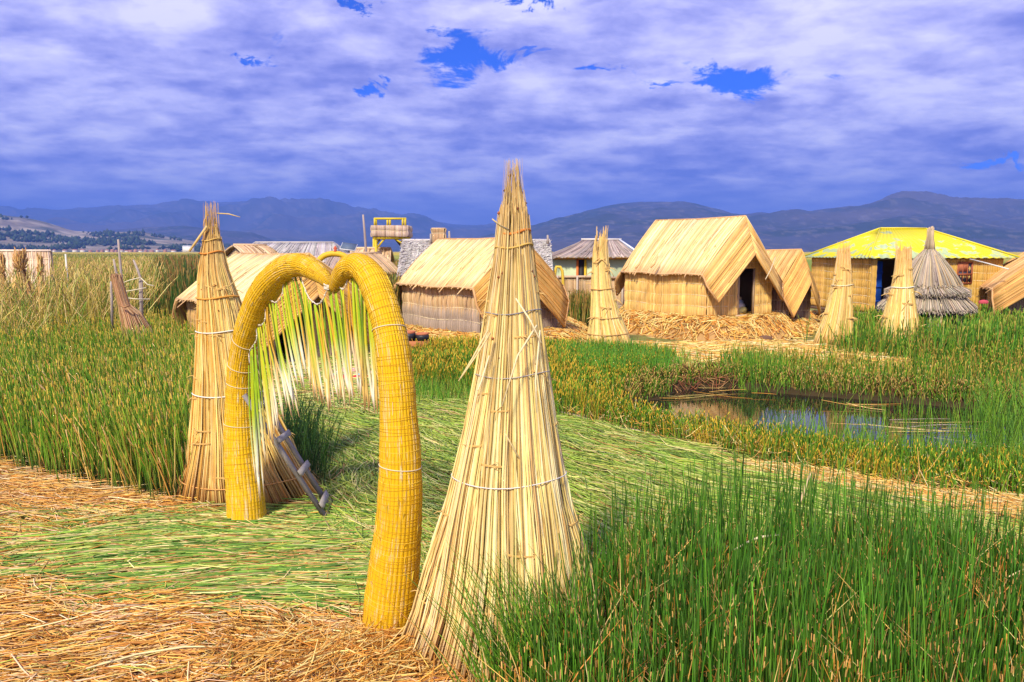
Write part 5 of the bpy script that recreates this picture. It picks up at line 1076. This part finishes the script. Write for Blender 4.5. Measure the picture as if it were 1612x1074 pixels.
PR_ = poly([(1180, 716), (1330, 746), (1612, 792), (1900, 835), (1900, 740), (1612, 725), (1480, 720), (1300, 706)])
xy = scatter(PR_, 2600, .4); standing(mb, xy, rng.uniform(.15, .58, len(xy)), .0045, pal(len(xy), GREEN, .2), spread=.13, bend=.15, base=(.05, .10, .015))
xy = scatter(poly([(1100, 684), (1250, 690), (1480, 725), (1640, 735), (1640, 655), (1400, 640), (1230, 660)]), 420, .3); standing(mb, xy, rng.uniform(.2, .6, len(xy)), .0045, pal(len(xy), GREEN, .2), spread=.10, bend=.12, z0=-.1)
xy = scatter(poly([(1500, 760), (1640, 770), (1640, 640), (1540, 640)]), 420, .3); standing(mb, xy, rng.uniform(.35, .95, len(xy)), .0045, pal(len(xy), GREEN, .2), spread=.12, bend=.15, z0=-.1)
reed_stuff('pond_reeds', 'short green reeds with orange tips on the near bank of the pond', mb)
mb = MB()
xy = scatter(POLY_BACK, 12000, .3, jit=.22); h = rng.uniform(.2, .5, len(xy)) * (.6 + .8 * fbm(xy[:, 0], xy[:, 1]))
ora = rng.random(len(xy)) < .3; C_ = pal(len(xy), GREEN + [(.16, .34, .03)], .2); C_[ora] = pal(ora.sum(), [(.46, .38, .06), (.56, .38, .07)], .15)
standing(mb, xy, h, .0058, C_, spread=.11, bend=.08, base=(.10, .12, .02), tip=A(.70, .48, .08), tipf=.08, tipp=.35)
xy = scatter(poly([(1325, 560), (1345, 522), (1612, 512), (1900, 515), (1900, 560), (1612, 566), (1440, 572)]), 6500, .2, jit=.4)
standing(mb, xy, rng.uniform(.35, .95, len(xy)) * (.7 + .5 * fbm(xy[:, 0] * 1.5, xy[:, 1] * 1.5)), .0062, pal(len(xy), [(.13, .36, .03), (.09, .27, .02), (.20, .40, .03), (.07, .19, .02), (.45, .36, .07)], .22), spread=.09, bend=.09, base=(.08, .14, .02), tip=A(.35, .45, .05))
xy = scatter(poly([(1172, 612), (1212, 612), (1208, 592), (1178, 592)]), 300, .2, jit=.25); standing(mb, xy, rng.uniform(.25, .7, len(xy)), .005, pal(len(xy), GREEN, .18), spread=.16, bend=.12)
xy = scatter(poly([(860, 610), (1040, 600), (1060, 575), (980, 562), (860, 562)]), 3500, .2, jit=.3); standing(mb, xy, rng.uniform(.2, .55, len(xy)), .0055, pal(len(xy), [(.13, .36, .03), (.10, .30, .02), (.20, .40, .03), (.08, .2, .02)], .2), spread=.1, bend=.1, base=(.08, .14, .02))
xy = scatter(poly([(640, 640), (760, 640), (760, 575), (640, 572)]), 2500, .2, jit=.2); standing(mb, xy, rng.uniform(.15, .42, len(xy)), .0052, pal(len(xy), [(.13, .34, .03), (.10, .26, .02), (.20, .38, .03), (.30, .34, .05)], .2), spread=.12, bend=.1, base=(.08, .14, .02))
xy = scatter(poly([(985, 628), (1040, 622), (1068, 606), (1140, 603), (1250, 614), (1400, 625), (1520, 635), (1640, 648), (1640, 636), (1520, 622), (1400, 613), (1250, 602), (1140, 592), (1060, 594), (1000, 606), (960, 630)]), 5200, .1, jit=.06)
standing(mb, xy, rng.uniform(.08, .34, len(xy)), .0058, pal(len(xy), GREEN + [(.46, .36, .06), (.60, .40, .12), (.20, .08, .03)], .2), spread=.2, bend=.2, base=(.06, .05, .02), tip=A(.70, .44, .12))
reed_stuff('pond_reeds', 'bright green reeds on the far bank of the pond before the cones', mb)
# clump behind the ladder
mb = MB(); xy = scatter(poly([(440, 765), (500, 775), (505, 735), (480, 690), (440, 700)]), 420, 0, jit=.12)
standing(mb, xy, rng.uniform(.4, .95, len(xy)), .0042, pal(len(xy), [(.04, .12, .02), (.06, .16, .025), (.03, .08, .02)], .2), lean=(.05, 0), spread=.14, bend=.12)
reed_stuff('reed_clump', 'dark green reed clump right behind the wooden ladder', mb)

# laid green reeds
mb = MB()
far_edge = G(880, 662)[:2], G(1612, 832)[:2]; adir = math.atan2(far_edge[1][1] - far_edge[0][1], far_edge[1][0] - far_edge[0][0])
xy = scatter(POLY_GREEN, 23000, .8)
s = np.clip((xy[:, 0] - .2) / 1.6, 0, 1); a = lerp(-.9, adir, s) + (fbm(xy[:, 0] * .7, xy[:, 1] * .7, 3) - .5) * 1.3 * (1 - s * .7)
P_ = lying(mb, xy, rng.uniform(.35, 1.0, len(xy)), .0052, pal(len(xy), LAID, .2, [5, 4, 4, 3, 4, 1.6, 1]), a, .16, lift=.07, curve=.18, tilt=.03)
xy = scatter(POLY_GL, 4300, .6, jit=.22); ed = pdist(xy[:, 0], xy[:, 1], POLY_GL)
a = .06 + (fbm(xy[:, 0] * .8, xy[:, 1] * .8, 2) - .5) * .5 - .12 * (xy[:, 0] + 1.5)
lying(mb, xy, rng.uniform(.5, 1.25, len(xy)), .0056, pal(len(xy), LAID + [(.13, .28, .03)] * 3, .2), a, .12, lift=.06, curve=.12, tilt=.02)
xy = scatter(poly([(0, 1074), (150, 900), (600, 960), (700, 1050)]), 60, 0); lying(mb, xy, rng.uniform(.3, .8, 60), .0045, pal(60, LAID[:3], .2), rng.uniform(0, 3.1, 60), .3, lift=.05, curve=.3)
xy = scatter(poly([(-50, 860), (0, 800), (250, 815), (300, 840), (100, 880)]), 260, 0); lying(mb, xy, rng.uniform(.5, 1.1, len(xy)), .0045, pal(len(xy), LAID[:3] + [(.3, .3, .07)], .2), .02 + 0 * xy[:, 0], .12, lift=.05, curve=.2)
xy = scatter(poly([(640, 640), (640, 565), (1060, 560), (1330, 556), (1450, 580), (1320, 600), (1160, 585), (1060, 590), (860, 600)]), 5200, .2)
lying(mb, xy, rng.uniform(.3, .9, len(xy)), .0065, pal(len(xy), LAID + CREAM[:2], .2), 0.0 * xy[:, 0], .35, lift=.05, curve=.2)
xy = scatter(poly([(395, 700), (395, 560), (640, 560), (640, 640), (480, 660)]), 5000, .2, jit=.2)
lying(mb, xy, rng.uniform(.3, .9, len(xy)), .0062, pal(len(xy), LAID + CREAM[:1], .2), -.2 + 0.0 * xy[:, 0], .5, lift=.06, curve=.2)
reed_stuff('laid_reeds', 'freshly cut green reeds spread flat over the walkway', mb)
# straw litter
mb = MB()
xy = scatter(POLY_STRAW, 30000, .9); a = .12 + (fbm(xy[:, 0] * 1.2, xy[:, 1] * 1.2, 3) - .5) * 1.6; wild = rng.random(len(xy)) < .22
a = np.where(wild, rng.uniform(-1.57, 1.57, len(xy)), a)
ing = inpoly(xy[:, 0], xy[:, 1], POLY_GL) & (rng.random(len(xy)) < .78); xy, a = xy[~ing], a[~ing]
lying(mb, xy, rng.uniform(.08, .42, len(xy)), .0046, pal(len(xy), ORANGE + [(.84, .62, .34), (.78, .50, .22), (.45, .20, .05)], .2), a, .25, lift=.06, curve=.18, tilt=.07, K=3)
xy = scatter(POLY_STRAW, 420, .6); lying(mb, xy, rng.uniform(.3, .9, len(xy)), .006, pal(len(xy), CREAM + ORANGE[:1], .15), .1 + (rng.random(len(xy)) < .4) * rng.uniform(-1.3, 1.3, len(xy)), .3, lift=.07, curve=.35, tilt=.04, K=4)
hx, hy = G(590, 1050)[:2]; n = 1500; xy = np.c_[rng.normal(hx, .45, n), rng.normal(hy, .16, n)]; lying(mb, xy, rng.uniform(.12, .4, n), .0045, pal(n, ORANGE + CREAM[:1], .18), rng.uniform(.2, 1.6, n), .4, lift=.1, curve=.2, tilt=.25, K=3)
xy = scatter(poly([(1150, 735), (1300, 752), (1450, 782), (1612, 800), (1900, 850), (1900, 880), (1612, 832), (1450, 800), (1250, 762)]), 5500, .4)
lying(mb, xy, rng.uniform(.12, .45, len(xy)), .0048, pal(len(xy), ORANGE[:3] + CREAM, .18), adir + 0 * xy[:, 0], .45, lift=.08, curve=.2, tilt=.1, K=3)
xy = scatter(poly([(590, 590), (650, 560), (930, 545), (1270, 540), (1420, 560), (1440, 600), (1300, 588), (1100, 575), (900, 560), (700, 575)]), 9000, .1)
lying(mb, xy, rng.uniform(.2, .6, len(xy)), .0075, pal(len(xy), ORANGE[:3] + CREAM, .2), 0 * xy[:, 0], .6, lift=.08, curve=.2, tilt=.08, K=3)
xy = scatter(poly([(210, 560), (240, 548), (320, 545), (320, 570)]), 800, .1); lying(mb, xy, rng.uniform(.2, .5, len(xy)), .007, pal(len(xy), GOLD, .2), 0 * xy[:, 0], .8, lift=.15, curve=.2, tilt=.2, K=3)
xy = scatter(poly([(1290, 520), (1612, 505), (1612, 495), (1270, 495)]), 3000, .1); lying(mb, xy, rng.uniform(.2, .6, len(xy)), .008, pal(len(xy), ORANGE[:3] + CREAM, .2), 0 * xy[:, 0], .8, lift=.15, curve=.2, tilt=.2, K=3)
reed_stuff('straw_litter', 'dry orange straw trodden over the ground', mb, M_STRAW)
# stems floating in and hanging over the pond
mb = MB(); zp = lambda x_, y_: np.full(np.shape(x_), -.062)
xy = scatter(poly([(1380, 650), (1600, 665), (1600, 700), (1400, 690)]), 9, 0); lying(mb, xy, rng.uniform(.6, 1.8, len(xy)), .005, pal(len(xy), CREAM + GREY[:1], .15), -.12 + 0 * xy[:, 0], .15, lift=.03, curve=.08, zf=zp)
xy = scatter(poly([(1010, 632), (1070, 610), (1180, 612), (1400, 630), (1400, 640), (1200, 625), (1080, 625)]), 12, 0); lying(mb, xy, rng.uniform(.4, 1.1, len(xy)), .0045, pal(len(xy), CREAM + ORANGE, .15), -.1 + 0 * xy[:, 0], .3, lift=.05, curve=.1, zf=zp)
xy = scatter(poly([(1060, 612), (1150, 610), (1140, 596), (1070, 596)]), 120, 0); lying(mb, xy, rng.uniform(.2, .7, len(xy)), .006, pal(len(xy), [(.3, .1, .04), (.5, .28, .1), (.15, .07, .03)], .2), rng.uniform(-1, 1, len(xy)), .5, lift=.1, curve=.3, tilt=.4)
reed_stuff('floating_straw', 'loose pale stems floating on the dark pond', mb, M_STRAW)
# single pale dry stems that stand out in the green
def stem(u0, v0, u1, v1, Y0_, Y1_, r_, colr, label, sag=.03):
    a_, c_ = D(u0, v0, Y0_), D(u1, v1, Y1_); mid = (a_ + c_) / 2 + A(0, 0, sag); P, R = smooth_path([a_, mid, c_], [r_ * .6, r_, r_ * .7], 10)
    tag(MB().pipe(P, R, colr, 7).build('dry_stem', M_STRAW, loc=a_), label, 'stem')
stem(1155, 866, 1228, 842, 5.2, 5.3, .0085, (.80, .66, .42), 'pale curved dry stem lying across the tips of the foreground reeds', .03)
stem(1258, 795, 1276, 745, 7.2, 7.3, .014, (.62, .44, .24), 'leaning brown dry stem beyond the foreground reeds', 0)
stem(1582, 911, 1612, 896, 4.9, 4.9, .006, (.78, .6, .3), 'short pale stem among the reeds at the right edge', .0)
a_, c_ = G(878, 655), G(1062, 702); P = np.stack([lerp(a_, c_, t_) + A(0, .03 * math.sin(t_ * 7), .06 + .01 * math.sin(t_ * 11)) for t_ in np.linspace(0, 1, 12)])
tag(MB().pipe(P, .028, (.55, .42, .28), 8).build('edging_pole', M_WOOD, loc=a_), 'long thin pole along the far edge of the green walkway', 'pole')
print('objects', len(bpy.data.objects), 'verts', sum(len(o.data.vertices) for o in bpy.data.objects if o.type == 'MESH'))
